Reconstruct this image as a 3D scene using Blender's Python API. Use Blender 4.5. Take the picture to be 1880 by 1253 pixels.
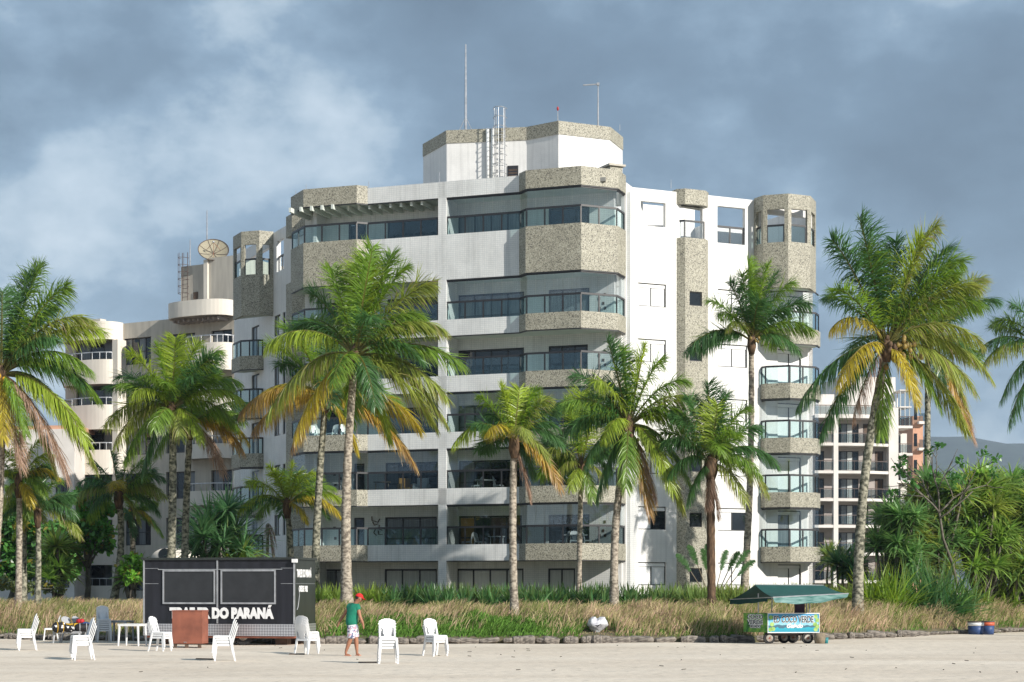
import bpy, bmesh, math, random
import numpy as np
from mathutils import Vector, Matrix
R = math.radians
random.seed(7); rng = np.random.default_rng(11)
for o in list(bpy.data.objects): bpy.data.objects.remove(o)
S = bpy.context.scene
COL = S.collection

# ------------------------------------------------------------------ camera
F, CH, YH = 3342.0, 1.9, 1082.0          # focal length in photo pixels, eye height, horizon row
cam_d = bpy.data.cameras.new('camera'); cam = bpy.data.objects.new('camera', cam_d); COL.objects.link(cam)
cam.location = (0, 0, CH); cam.rotation_euler = (R(90), 0, 0)
cam_d.sensor_width = 36; cam_d.lens = 36 * F / 1880
cam_d.shift_y = (YH - 626.5) / 1880
cam_d.clip_start = 0.5; cam_d.clip_end = 30000
S.camera = cam

# ------------------------------------------------------------------ light
SUN_AZ, SUN_EL = -42.0, 26.0             # plan angle from +X, elevation
sdir = Vector((math.cos(R(SUN_AZ)) * math.cos(R(SUN_EL)), math.sin(R(SUN_AZ)) * math.cos(R(SUN_EL)), math.sin(R(SUN_EL))))
sl = bpy.data.lights.new('sun', 'SUN'); sl.energy = 3.7; sl.angle = R(0.5); sl.color = (1, 0.945, 0.86)
so = bpy.data.objects.new('sun', sl); COL.objects.link(so)
so.rotation_euler = (-sdir).to_track_quat('-Z', 'Y').to_euler()

w = bpy.data.worlds.new('World'); S.world = w; w.use_nodes = True
wn, wl = w.node_tree.nodes, w.node_tree.links
wn.clear()
wo = wn.new('ShaderNodeOutputWorld')
sky = wn.new('ShaderNodeTexSky'); sky.sky_type = 'NISHITA'; sky.sun_disc = False
sky.sun_elevation = R(SUN_EL); sky.sun_rotation = R(90 - SUN_AZ)
bg1 = wn.new('ShaderNodeBackground'); bg1.inputs[1].default_value = 0.085
wl.new(sky.outputs[0], bg1.inputs[0])
tc = wn.new('ShaderNodeTexCoord'); mp = wn.new('ShaderNodeMapping'); mp.inputs['Scale'].default_value = (1, 1, 1.55)
mp.inputs['Location'].default_value = (11.8, 0.0, 0.1)
wl.new(tc.outputs['Generated'], mp.inputs[0])
def wnoise(scale, detail, rough, dist):
    n = wn.new('ShaderNodeTexNoise'); n.inputs['Scale'].default_value = scale; n.inputs['Detail'].default_value = detail
    n.inputs['Roughness'].default_value = rough; n.inputs['Distortion'].default_value = dist
    wl.new(mp.outputs[0], n.inputs['Vector']); return n
n1 = wnoise(5.4, 12, 0.57, 0.0); n2 = wnoise(2.6, 3, 0.5, 0.2)
cr = wn.new('ShaderNodeValToRGB'); e = cr.color_ramp.elements
e[0].position = 0.34; e[0].color = (0.082, 0.122, 0.168, 1)
e[1].position = 0.70; e[1].color = (0.44, 0.50, 0.55, 1)
for q_, c_q in ((0.46, (0.112, 0.166, 0.226, 1)), (0.535, (0.165, 0.235, 0.310, 1)), (0.585, (0.270, 0.340, 0.405, 1))):
    m_ = cr.color_ramp.elements.new(q_); m_.color = c_q
wl.new(n1.outputs[0], cr.inputs[0])
bg2 = wn.new('ShaderNodeBackground'); bg2.inputs[1].default_value = 1.0
wl.new(cr.outputs[0], bg2.inputs[0])
cov = wn.new('ShaderNodeMapRange'); cov.inputs[1].default_value = 0.36; cov.inputs[2].default_value = 0.55
cov.inputs[3].default_value = 0.86; cov.inputs[4].default_value = 0.98
wl.new(n2.outputs[0], cov.inputs[0])
mx = wn.new('ShaderNodeMixShader'); wl.new(cov.outputs[0], mx.inputs[0])
wl.new(bg1.outputs[0], mx.inputs[1]); wl.new(bg2.outputs[0], mx.inputs[2]); wl.new(mx.outputs[0], wo.inputs[0])

S.view_settings.view_transform = 'Standard'; S.view_settings.look = 'None'
S.view_settings.exposure = 0.82; S.view_settings.gamma = 1.0
S.render.engine = 'CYCLES'
S.cycles.transparent_max_bounces = 24; S.cycles.max_bounces = 10; S.cycles.diffuse_bounces = 6

# ------------------------------------------------------------------ materials
MATS = {}
def nt(name):
    m = bpy.data.materials.new(name); m.use_nodes = True
    n, l = m.node_tree.nodes, m.node_tree.links
    MATS[name] = m
    return m, n, l, n['Principled BSDF']
def pm(name, c1, c2=None, scale=3.0, rough=0.6, bump=0.0, detail=6, metal=0.0, spec=0.4, coord='Object', stretch=(1, 1, 1), lo=0.35, hi=0.65, bdist=0.02):
    m, n, l, p = nt(name)
    p.inputs['Roughness'].default_value = rough; p.inputs['Metallic'].default_value = metal
    p.inputs['Specular IOR Level'].default_value = spec
    c2 = c2 or tuple(v * 0.85 for v in c1)
    t = n.new('ShaderNodeTexCoord'); mpn = n.new('ShaderNodeMapping'); mpn.inputs['Scale'].default_value = stretch
    l.new(t.outputs[coord], mpn.inputs[0])
    nz = n.new('ShaderNodeTexNoise'); nz.inputs['Scale'].default_value = scale; nz.inputs['Detail'].default_value = detail
    l.new(mpn.outputs[0], nz.inputs['Vector'])
    r = n.new('ShaderNodeValToRGB'); r.color_ramp.elements[0].position = lo; r.color_ramp.elements[1].position = hi
    r.color_ramp.elements[0].color = (*c2, 1); r.color_ramp.elements[1].color = (*c1, 1)
    l.new(nz.outputs[0], r.inputs[0]); l.new(r.outputs[0], p.inputs['Base Color'])
    if bump:
        b = n.new('ShaderNodeBump'); b.inputs['Strength'].default_value = bump; b.inputs['Distance'].default_value = bdist
        l.new(nz.outputs[0], b.inputs['Height']); l.new(b.outputs[0], p.inputs['Normal'])
    return m
def tile_mat(name, c1, c2, mortar, bw, bh, rough=0.45, dirt=0.1, msize=0.012):
    m, n, l, p = nt(name)
    p.inputs['Roughness'].default_value = rough
    uv = n.new('ShaderNodeUVMap')
    br = n.new('ShaderNodeTexBrick'); br.offset = 0.0; br.inputs['Scale'].default_value = 1.0
    br.inputs['Brick Width'].default_value = bw; br.inputs['Row Height'].default_value = bh
    br.inputs['Mortar Size'].default_value = msize; br.inputs['Mortar Smooth'].default_value = 0.3
    br.inputs['Color1'].default_value = (*c1, 1); br.inputs['Color2'].default_value = (*c2, 1); br.inputs['Mortar'].default_value = (*mortar, 1)
    l.new(uv.outputs[0], br.inputs['Vector'])
    nz = n.new('ShaderNodeTexNoise'); nz.inputs['Scale'].default_value = 0.55; nz.inputs['Detail'].default_value = 8; nz.inputs['Roughness'].default_value = 0.65
    l.new(uv.outputs[0], nz.inputs['Vector'])
    mr = n.new('ShaderNodeMapRange'); mr.inputs[1].default_value = 0.35; mr.inputs[2].default_value = 0.65
    mr.inputs[3].default_value = 1 - dirt; mr.inputs[4].default_value = 1.0
    l.new(nz.outputs[0], mr.inputs[0])
    sv = n.new('ShaderNodeMapping'); sv.inputs['Scale'].default_value = (3.0, 0.12, 1); l.new(uv.outputs[0], sv.inputs[0])
    n3 = n.new('ShaderNodeTexNoise'); n3.inputs['Scale'].default_value = 1.6; n3.inputs['Detail'].default_value = 5; l.new(sv.outputs[0], n3.inputs['Vector'])
    m3 = n.new('ShaderNodeMapRange'); m3.inputs[1].default_value = 0.3; m3.inputs[2].default_value = 0.5; m3.inputs[3].default_value = 1 - dirt * 0.9; m3.inputs[4].default_value = 1.0
    l.new(n3.outputs[0], m3.inputs[0])
    mu = n.new('ShaderNodeMath'); mu.operation = 'MULTIPLY'; l.new(mr.outputs[0], mu.inputs[0]); l.new(m3.outputs[0], mu.inputs[1])
    mm = n.new('ShaderNodeMix'); mm.data_type = 'RGBA'; mm.blend_type = 'MULTIPLY'; mm.inputs[0].default_value = 1
    l.new(br.outputs[0], mm.inputs[6]); l.new(mu.outputs[0], mm.inputs[7]); l.new(mm.outputs[2], p.inputs['Base Color'])
    b = n.new('ShaderNodeBump'); b.inputs['Strength'].default_value = 0.25; b.inputs['Distance'].default_value = 0.005
    l.new(br.outputs['Fac'], b.inputs['Height']); b.invert = True; l.new(b.outputs[0], p.inputs['Normal'])
    return m
def granite_mat(name):
    m, n, l, p = nt(name); p.inputs['Roughness'].default_value = 0.6
    uv = n.new('ShaderNodeUVMap')
    v = n.new('ShaderNodeTexVoronoi'); v.inputs['Scale'].default_value = 26.0; l.new(uv.outputs[0], v.inputs['Vector'])
    sp = n.new('ShaderNodeSeparateColor'); l.new(v.outputs['Color'], sp.inputs[0])
    r = n.new('ShaderNodeValToRGB'); r.color_ramp.interpolation = 'CONSTANT'
    els = r.color_ramp.elements; els[0].position = 0; els[0].color = (0.125, 0.118, 0.096, 1); els[1].position = 0.17; els[1].color = (0.275, 0.26, 0.205, 1)
    for q, c in ((0.42, (0.335, 0.318, 0.25)), (0.68, (0.395, 0.375, 0.30)), (0.88, (0.47, 0.45, 0.37))):
        k = els.new(q); k.color = (*c, 1)
    l.new(sp.outputs[0], r.inputs[0])
    nz = n.new('ShaderNodeTexNoise'); nz.inputs['Scale'].default_value = 0.7; nz.inputs['Detail'].default_value = 6; l.new(uv.outputs[0], nz.inputs['Vector'])
    mr = n.new('ShaderNodeMapRange'); mr.inputs[1].default_value = 0.3; mr.inputs[2].default_value = 0.7; mr.inputs[3].default_value = 0.86; mr.inputs[4].default_value = 1.08
    l.new(nz.outputs[0], mr.inputs[0])
    mm = n.new('ShaderNodeMix'); mm.data_type = 'RGBA'; mm.blend_type = 'MULTIPLY'; mm.inputs[0].default_value = 1
    l.new(r.outputs[0], mm.inputs[6]); l.new(mr.outputs[0], mm.inputs[7]); l.new(mm.outputs[2], p.inputs['Base Color'])
    return m
def glass_mat(name, tint, refl=0.06, rough=0.01):
    m, n, l, p = nt(name); n.remove(p)
    t = n.new('ShaderNodeBsdfTransparent'); t.inputs[0].default_value = (*tint, 1)
    g = n.new('ShaderNodeBsdfGlossy'); g.inputs['Roughness'].default_value = rough; g.inputs[0].default_value = (0.9, 0.95, 1, 1)
    fr = n.new('ShaderNodeFresnel'); fr.inputs[0].default_value = 1.5
    ad = n.new('ShaderNodeMath'); ad.operation = 'ADD'; ad.inputs[1].default_value = refl; l.new(fr.outputs[0], ad.inputs[0]); ad.use_clamp = True
    ge = n.new('ShaderNodeNewGeometry'); bf = n.new('ShaderNodeMath'); bf.operation = 'SUBTRACT'; bf.inputs[0].default_value = 1.0; l.new(ge.outputs['Backfacing'], bf.inputs[1])
    mf = n.new('ShaderNodeMath'); mf.operation = 'MULTIPLY'; l.new(ad.outputs[0], mf.inputs[0]); l.new(bf.outputs[0], mf.inputs[1])
    x = n.new('ShaderNodeMixShader'); l.new(mf.outputs[0], x.inputs[0]); l.new(t.outputs[0], x.inputs[1]); l.new(g.outputs[0], x.inputs[2])
    l.new(x.outputs[0], n['Material Output'].inputs[0]); return m
def leaf_mat(name, rough=0.45, trans=0.3, spec=0.35):
    m, n, l, p = nt(name)
    a = n.new('ShaderNodeAttribute'); a.attribute_name = 'Col'
    l.new(a.outputs[0], p.inputs['Base Color']); p.inputs['Roughness'].default_value = rough; p.inputs['Specular IOR Level'].default_value = spec
    t = n.new('ShaderNodeBsdfTranslucent')
    hs = n.new('ShaderNodeHueSaturation'); hs.inputs['Hue'].default_value = 0.49; hs.inputs['Saturation'].default_value = 1.1; hs.inputs['Value'].default_value = 1.5
    l.new(a.outputs[0], hs.inputs['Color']); l.new(hs.outputs[0], t.inputs[0])
    x = n.new('ShaderNodeMixShader'); x.inputs[0].default_value = trans
    l.new(p.outputs[0], x.inputs[1]); l.new(t.outputs[0], x.inputs[2]); l.new(x.outputs[0], n['Material Output'].inputs[0]); return m

tile_mat('white_tile', (0.80, 0.80, 0.78), (0.74, 0.75, 0.74), (0.60, 0.62, 0.62), 0.10, 0.10, dirt=0.17, msize=0.011)
tile_mat('white_wall', (0.80, 0.79, 0.77), (0.78, 0.77, 0.75), (0.72, 0.72, 0.71), 0.10, 0.10, dirt=0.15, msize=0.006)
granite_mat('granite')
pm('ceiling_paint', (0.62, 0.66, 0.61), (0.55, 0.60, 0.55), 1.0, 0.8)
pm('roof_screed', (0.35, 0.34, 0.32), (0.26, 0.26, 0.25), 2.0, 0.9)
pm('dark_aluminium', (0.028, 0.029, 0.033), (0.02, 0.02, 0.024), 8, 0.4, spec=0.5)
pm('white_shutter', (0.82, 0.82, 0.82), (0.76, 0.77, 0.77), 2, 0.5)
pm('curtain', (0.62, 0.64, 0.62), (0.45, 0.47, 0.47), 7, 0.8, stretch=(6, 6, 0.1))
pm('dim_curtain', (0.20, 0.22, 0.235), (0.10, 0.115, 0.13), 6, 0.25, stretch=(5, 5, 0.1), spec=0.6)
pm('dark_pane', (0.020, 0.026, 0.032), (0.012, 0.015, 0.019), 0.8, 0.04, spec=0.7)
glass_mat('clear_glass', (0.945, 0.96, 0.96), 0.12)
glass_mat('teal_glass', (0.85, 0.93, 0.93), 0.09)
glass_mat('smoke_glass', (0.62, 0.67, 0.68), 0.06)
pm('cream_paint', (0.74, 0.69, 0.61), (0.64, 0.59, 0.52), 0.8, 0.75, stretch=(1, 1, 0.3))
pm('taupe_paint', (0.52, 0.485, 0.42), (0.42, 0.39, 0.34), 1.2, 0.8, stretch=(3, 3, 0.4))
pm('mauve_paint', (0.43, 0.38, 0.35), (0.36, 0.32, 0.30), 1.2, 0.8)
pm('pale_paint', (0.74, 0.70, 0.66), (0.64, 0.60, 0.56), 0.7, 0.7)
pm('orange_paint', (0.60, 0.34, 0.23), (0.52, 0.29, 0.20), 1, 0.8)
pm('steel', (0.48, 0.49, 0.50), (0.36, 0.37, 0.38), 5, 0.4, metal=0.5)
pm('rusty_steel', (0.12, 0.09, 0.08), (0.07, 0.055, 0.05), 5, 0.7)
pm('dish_mesh', (0.36, 0.33, 0.24), (0.25, 0.22, 0.16), 20, 0.7)
pm('rust_orange', (0.35, 0.14, 0.07), (0.25, 0.1, 0.06), 6, 0.8)
pm('red_lamp', (0.4, 0.03, 0.03), None, 5, 0.3)
pm('wood_brown', (0.13, 0.085, 0.06), (0.08, 0.055, 0.04), 3, 0.7)
pm('plastic_white', (0.78, 0.78, 0.78), (0.68, 0.69, 0.70), 6, 0.38, spec=0.5)
pm('plastic_grey', (0.42, 0.43, 0.45), (0.33, 0.34, 0.36), 6, 0.42)
pm('trailer_black', (0.021, 0.022, 0.029), (0.013, 0.014, 0.018), 1.5, 0.5, spec=0.3, stretch=(3, 3, 0.3))
pm('trailer_side', (0.028, 0.034, 0.030), (0.018, 0.022, 0.020), 1.5, 0.36, spec=0.5, stretch=(3, 3, 0.3))
pm('shutter_black', (0.030, 0.032, 0.036), (0.022, 0.024, 0.027), 3, 0.5)
pm('trim_alu', (0.55, 0.56, 0.58), (0.38, 0.39, 0.41), 4, 0.38, metal=0.6)
pm('white_print', (0.82, 0.82, 0.82), None, 4, 0.6)
pm('black_print', (0.02, 0.035, 0.04), None, 4, 0.6)
pm('box_rust', (0.30, 0.105, 0.065), (0.20, 0.07, 0.045), 2.5, 0.75, detail=9)
pm('rubber', (0.02, 0.02, 0.022), (0.035, 0.033, 0.03), 8, 0.85)
pm('rim_metal', (0.50, 0.47, 0.43), (0.25, 0.2, 0.16), 9, 0.55, metal=0.3)
pm('canvas_green', (0.018, 0.088, 0.078), (0.013, 0.066, 0.060), 2, 0.7, bump=0.15)
pm('canvas_hem', (0.20, 0.34, 0.33), (0.025, 0.12, 0.11), 4, 0.45, stretch=(0.6, 1, 5))
pm('purple_sheet', (0.065, 0.03, 0.06), (0.045, 0.02, 0.045), 4, 0.7)
pm('blue_plastic', (0.035, 0.075, 0.20), (0.025, 0.055, 0.15), 4, 0.5)
pm('orange_plastic', (0.62, 0.13, 0.06), (0.5, 0.10, 0.05), 4, 0.5)
pm('teal_plastic', (0.02, 0.20, 0.22), None, 4, 0.5)
pm('bag_plastic', (0.74, 0.75, 0.77), (0.40, 0.40, 0.44), 7, 0.35, bump=0.6, bdist=0.03)
pm('shirt_green', (0.010, 0.20, 0.125), (0.007, 0.15, 0.095), 9, 0.85)
pm('cap_red', (0.62, 0.02, 0.02), (0.5, 0.015, 0.015), 9, 0.8)
pm('skin', (0.36, 0.17, 0.10), (0.30, 0.135, 0.08), 5, 0.55)
pm('hair', (0.015, 0.012, 0.01), None, 9, 0.7)
pm('sandal', (0.55, 0.25, 0.17), None, 9, 0.7)
pm('yellow_cloth', (0.62, 0.38, 0.03), None, 5, 0.7)
pm('red_cloth', (0.5, 0.02, 0.03), None, 5, 0.7)
pm('black_cloth', (0.012, 0.012, 0.014), None, 5, 0.6)
pm('blue_cloth', (0.03, 0.07, 0.2), None, 5, 0.7)
pm('ochre_cloth', (0.45, 0.25, 0.06), (0.36, 0.2, 0.05), 5, 0.8)
pm('stone', (0.29, 0.255, 0.22), (0.085, 0.075, 0.066), 4, 0.85, bump=0.5, bdist=0.04)
pm('trunk_bark', (0.44, 0.385, 0.31), (0.15, 0.125, 0.10), 7.0, 0.9, bump=0.7, stretch=(1, 1, 1.6), detail=8, lo=0.38, hi=0.60, bdist=0.04)
pm('trunk_mossy', (0.34, 0.325, 0.25), (0.065, 0.066, 0.048), 6.0, 0.9, bump=0.7, stretch=(1, 1, 1.4), detail=8, lo=0.40, hi=0.60, bdist=0.04)
pm('fibre', (0.16, 0.10, 0.06), (0.05, 0.032, 0.02), 12, 0.95, bump=0.6, stretch=(1, 1, 0.3))
pm('coconut', (0.27, 0.19, 0.045), (0.11, 0.075, 0.025), 5, 0.5)
pm('coconut_yellow', (0.62, 0.36, 0.03), (0.45, 0.27, 0.03), 5, 0.5)
pm('branch_bark', (0.16, 0.145, 0.12), (0.09, 0.08, 0.065), 6, 0.9)
pm('pole_brown', (0.26, 0.21, 0.15), (0.17, 0.14, 0.10), 6, 0.9)
leaf_mat('leaf', 0.36, 0.46, 0.6); leaf_mat('dry_leaf', 0.8, 0.25, 0.1)
# speckled / printed materials ------------------------------------------------
def spot_mat(name, base, spots, scale, thr):
    m, n, l, p = nt(name); p.inputs['Roughness'].default_value = 0.8
    t = n.new('ShaderNodeTexCoord'); prev = None
    for i, c in enumerate(spots):
        mpn = n.new('ShaderNodeMapping'); mpn.inputs['Location'].default_value = (i * 3.7, i * 1.3, i * 2.1); l.new(t.outputs['Object'], mpn.inputs[0])
        v = n.new('ShaderNodeTexNoise'); v.inputs['Scale'].default_value = scale; v.inputs['Detail'].default_value = 2; l.new(mpn.outputs[0], v.inputs['Vector'])
        g = n.new('ShaderNodeMath'); g.operation = 'GREATER_THAN'; g.inputs[1].default_value = thr; l.new(v.outputs[0], g.inputs[0])
        x = n.new('ShaderNodeMix'); x.data_type = 'RGBA'; l.new(g.outputs[0], x.inputs[0])
        x.inputs[7].default_value = (*c, 1)
        if prev: l.new(prev, x.inputs[6])
        else: x.inputs[6].default_value = (*base, 1)
        prev = x.outputs[2]
    l.new(prev, p.inputs['Base Color']); return m
spot_mat('floral_cloth', (0.66, 0.66, 0.70), [(0.30, 0.30, 0.40), (0.55, 0.30, 0.36), (0.10, 0.12, 0.22)], 14, 0.58)
spot_mat('dotted_cloth', (0.010, 0.010, 0.012), [(0.75, 0.75, 0.75)], 9, 0.63)
def plate_mat():
    m, n, l, p = nt('checker_plate'); p.inputs['Metallic'].default_value = 0.75; p.inputs['Roughness'].default_value = 0.33
    uv = n.new('ShaderNodeUVMap'); mpn = n.new('ShaderNodeMapping'); mpn.inputs['Rotation'].default_value = (0, 0, R(45)); l.new(uv.outputs[0], mpn.inputs[0])
    c = n.new('ShaderNodeTexChecker'); c.inputs['Scale'].default_value = 15; l.new(mpn.outputs[0], c.inputs[0])
    c.inputs[1].default_value = (0.62, 0.62, 0.65, 1); c.inputs[2].default_value = (0.36, 0.36, 0.39, 1)
    l.new(c.outputs[0], p.inputs['Base Color']); b = n.new('ShaderNodeBump'); b.inputs['Strength'].default_value = 0.5; b.inputs['Distance'].default_value = 0.01
    l.new(c.outputs[1], b.inputs['Height']); l.new(b.outputs[0], p.inputs['Normal'])
plate_mat()
def sand_mat():
    m, n, l, p = nt('sand'); p.inputs['Roughness'].default_value = 0.95; p.inputs['Specular IOR Level'].default_value = 0.1
    t = n.new('ShaderNodeTexCoord')
    def ns(scale, st, det=6, dist=0.0):
        q = n.new('ShaderNodeMapping'); q.inputs['Scale'].default_value = st; l.new(t.outputs['Object'], q.inputs[0])
        z = n.new('ShaderNodeTexNoise'); z.inputs['Scale'].default_value = scale; z.inputs['Detail'].default_value = det; z.inputs['Distortion'].default_value = dist
        l.new(q.outputs[0], z.inputs['Vector']); return z
    a = ns(0.25, (0.25, 1, 1), 7, 0.6); b = ns(3.5, (1, 1, 1), 6)
    r = n.new('ShaderNodeValToRGB'); r.color_ramp.elements[0].position = 0.32; r.color_ramp.elements[1].position = 0.68
    r.color_ramp.elements[0].color = (0.60, 0.515, 0.42, 1); r.color_ramp.elements[1].color = (0.73, 0.645, 0.54, 1)
    l.new(a.outputs[0], r.inputs[0])
    mr = n.new('ShaderNodeMapRange'); mr.inputs[1].default_value = 0.27; mr.inputs[2].default_value = 0.42; mr.inputs[3].default_value = 0.66; mr.inputs[4].default_value = 1.0
    l.new(b.outputs[0], mr.inputs[0])
    mm = n.new('ShaderNodeMix'); mm.data_type = 'RGBA'; mm.blend_type = 'MULTIPLY'; mm.inputs[0].default_value = 1
    l.new(r.outputs[0], mm.inputs[6]); l.new(mr.outputs[0], mm.inputs[7]); l.new(mm.outputs[2], p.inputs['Base Color'])
    # old wheel tracks running along the beach and trampled hollows
    wv = n.new('ShaderNodeTexWave'); wv.bands_direction = 'Y'; wv.inputs['Scale'].default_value = 0.22; wv.inputs['Distortion'].default_value = 5; wv.inputs['Detail'].default_value = 3; wv.inputs['Detail Scale'].default_value = 0.35
    q = n.new('ShaderNodeMapping'); q.inputs['Scale'].default_value = (0.12, 1, 1); l.new(t.outputs['Object'], q.inputs[0]); l.new(q.outputs[0], wv.inputs[0])
    h = ns(1.6, (1, 1, 1), 8)
    ad = n.new('ShaderNodeMath'); ad.operation = 'MULTIPLY_ADD'; ad.inputs[1].default_value = 0.14; l.new(wv.outputs[1], ad.inputs[0]); l.new(h.outputs[0], ad.inputs[2])
    bu = n.new('ShaderNodeBump'); bu.inputs['Strength'].default_value = 0.6; bu.inputs['Distance'].default_value = 0.10
    l.new(ad.outputs[0], bu.inputs['Height']); l.new(bu.outputs[0], p.inputs['Normal'])
sand_mat()
pm('bank_soil', (0.17, 0.135, 0.085), (0.07, 0.075, 0.03), 1.5, 0.95, bump=0.5, bdist=0.1)
pm('hill_forest', (0.030, 0.048, 0.034), (0.014, 0.024, 0.018), 0.03, 0.95, detail=12)

# ------------------------------------------------------------------ object helpers
ORG = {}
def empty(name, loc, label=None, cat=None, group=None, rz=0.0):
    o = bpy.data.objects.new(name, None); COL.objects.link(o); o.location = loc; o.rotation_euler = (0, 0, rz); o.empty_display_size = 0.3
    ORG[o.name] = Vector(loc)
    if label: o['label'] = label
    if cat: o['category'] = cat
    if group: o['group'] = group
    return o
def tag(o, label=None, cat=None, group=None, kind=None):
    if label: o['label'] = label
    if cat: o['category'] = cat
    if group: o['group'] = group
    if kind: o['kind'] = kind
    return o
def org(o):
    while o.parent: o = o.parent
    return ORG.get(o.name, Vector((0, 0, 0)))
class MB:
    def __init__(s): s.v = []; s.f = []
    def add(s, vs, fs):
        k = len(s.v); s.v += [tuple(q) for q in vs]; s.f += [tuple(i + k for i in q) for q in fs]; return s
    def obox(s, o, u, v, w_):
        o, u, v, w_ = Vector(o), Vector(u), Vector(v), Vector(w_)
        c = [o, o + u, o + u + v, o + v]; c += [q + w_ for q in c]
        return s.add(c, [(3, 2, 1, 0), (4, 5, 6, 7), (0, 1, 5, 4), (1, 2, 6, 5), (2, 3, 7, 6), (3, 0, 4, 7)])
    def box(s, c, d, rz=0.0, tilt=0.0):
        m = Matrix.Rotation(rz, 3, 'Z') @ Matrix.Rotation(tilt, 3, 'Y')
        u, v, w_ = m @ Vector((d[0], 0, 0)), m @ Vector((0, d[1], 0)), m @ Vector((0, 0, d[2]))
        return s.obox(Vector(c) - (u + v + w_) / 2, u, v, w_)
    def bar(s, a, b, wd, ht, up=(0, 0, 1)):
        a, b = Vector(a), Vector(b); t = b - a; upv = Vector(up)
        sd = t.cross(upv)
        if sd.length < 1e-6: sd = t.cross(Vector((0, 1, 0)))
        sd.normalize(); u2 = sd.cross(t).normalized()
        return s.obox(a - sd * wd / 2 - u2 * ht / 2, t, sd * wd, u2 * ht)
    def prism(s, poly, z0, z1):
        n = len(poly); vs = [(p[0], p[1], z0) for p in poly] + [(p[0], p[1], z1) for p in poly]
        return s.add(vs, [tuple(range(n - 1, -1, -1)), tuple(range(n, 2 * n))] + [(i, (i + 1) % n, n + (i + 1) % n, n + i) for i in range(n)])
    def strip(s, pts, z0, z1, th, out=0.0):
        a = offset(pts, out); b = offset(pts, -th)
        n = len(pts); vs = []
        for i in range(n): vs += [(*a[i], z0), (*a[i], z1), (*b[i], z1), (*b[i], z0)]
        fs = []
        for i in range(n - 1):
            for k in range(4): fs.append((4 * i + k, 4 * i + 4 + k, 4 * i + 4 + (k + 1) % 4, 4 * i + (k + 1) % 4))
        fs += [(0, 1, 2, 3), (4 * n - 1, 4 * n - 2, 4 * n - 3, 4 * n - 4)]
        return s.add(vs, fs)
    def tube(s, pts, rad, n=8, cap=True):
        pts = [Vector(p) for p in pts]; rad = rad if hasattr(rad, '__len__') else [rad] * len(pts)
        vs = []; ref = None
        for i, p in enumerate(pts):
            t = (pts[min(i + 1, len(pts) - 1)] - pts[max(i - 1, 0)]).normalized()
            if ref is None: ref = t.orthogonal().normalized()
            ref = (ref - t * ref.dot(t)).normalized(); b = t.cross(ref)
            for k in range(n):
                a = 2 * math.pi * k / n; vs.append(p + (ref * math.cos(a) + b * math.sin(a)) * rad[i])
        fs = [(i * n + k, i * n + (k + 1) % n, (i + 1) * n + (k + 1) % n, (i + 1) * n + k) for i in range(len(pts) - 1) for k in range(n)]
        if cap: fs += [tuple(range(n - 1, -1, -1)), tuple(range((len(pts) - 1) * n, len(pts) * n))]
        return s.add(vs, fs)
    def ball(s, c, r, n=10, m=7, sq=(1, 1, 1), jit=0.0, rnd=None):
        vs = []; rd = rnd or random
        for i in range(m + 1):
            th = math.pi * i / m
            for k in range(n):
                ph = 2 * math.pi * k / n; q = r * (1 + jit * (rd.random() - 0.5))
                vs.append((c[0] + q * sq[0] * math.sin(th) * math.cos(ph), c[1] + q * sq[1] * math.sin(th) * math.sin(ph), c[2] + q * sq[2] * math.cos(th)))
        return s.add(vs, [(i * n + k, (i + 1) * n + k, (i + 1) * n + (k + 1) % n, i * n + (k + 1) % n) for i in range(m) for k in range(n)])
    def build(s, name, mat, parent=None, smooth=False, local=False):
        me = bpy.data.meshes.new(name)
        og = Vector((0, 0, 0)) if (local or parent is None) else org(parent)
        me.from_pydata([tuple(Vector(q) - og) for q in s.v], [], s.f)
        uvl = me.uv_layers.new(name='UVMap'); V = s.v
        for p in me.polygons:
            nn = p.normal
            for li in p.loop_indices:
                q = V[me.loops[li].vertex_index]
                if abs(nn.z) > 0.7: uvl.data[li].uv = (q[0], q[1])
                else:
                    h = math.hypot(nn.x, nn.y) or 1
                    uvl.data[li].uv = ((-nn.y * q[0] + nn.x * q[1]) / h, q[2])
        if smooth: me.polygons.foreach_set('use_smooth', [True] * len(me.polygons))
        me.materials.append(MATS[mat])
        o = bpy.data.objects.new(name, me); COL.objects.link(o)
        if parent: o.parent = parent
        return o
def offset(pts, d):
    """offset a plan polyline to its outer side (right-hand of travel) by d"""
    if abs(d) < 1e-9: return [tuple(p[:2]) for p in pts]
    pts = [Vector(p[:2]) for p in pts]; res = []
    ns = []
    for i in range(len(pts) - 1):
        t = (pts[i + 1] - pts[i]).normalized(); ns.append(Vector((t.y, -t.x)))
    for i in range(len(pts)):
        if i == 0: n_ = ns[0]; k = 1
        elif i == len(pts) - 1: n_ = ns[-1]; k = 1
        else:
            n_ = (ns[i - 1] + ns[i]).normalized(); k = 1 / max(0.3, n_.dot(ns[i]))
        res.append(tuple(pts[i] + n_ * d * k))
    return res
def hit(px, P, ang):
    k = (px - 940) / F; c, s_ = math.cos(R(ang)), math.sin(R(ang))
    t = (k * P[1] - P[0]) / (c - k * s_); return (P[0] + t * c, P[1] + t * s_)
def at(px, py, Y): return Vector(((px - 940) / F * Y, Y, CH + (YH - py) / F * Y))
def zof(py, Y): return CH + (YH - py) / F * Y
def dvec(a): return Vector((math.cos(R(a)), math.sin(R(a)), 0))
def nvec(a): return Vector((math.sin(R(a)), -math.cos(R(a)), 0))
def ulen(P, Q): return math.hypot(Q[0] - P[0], Q[1] - P[1])
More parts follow.
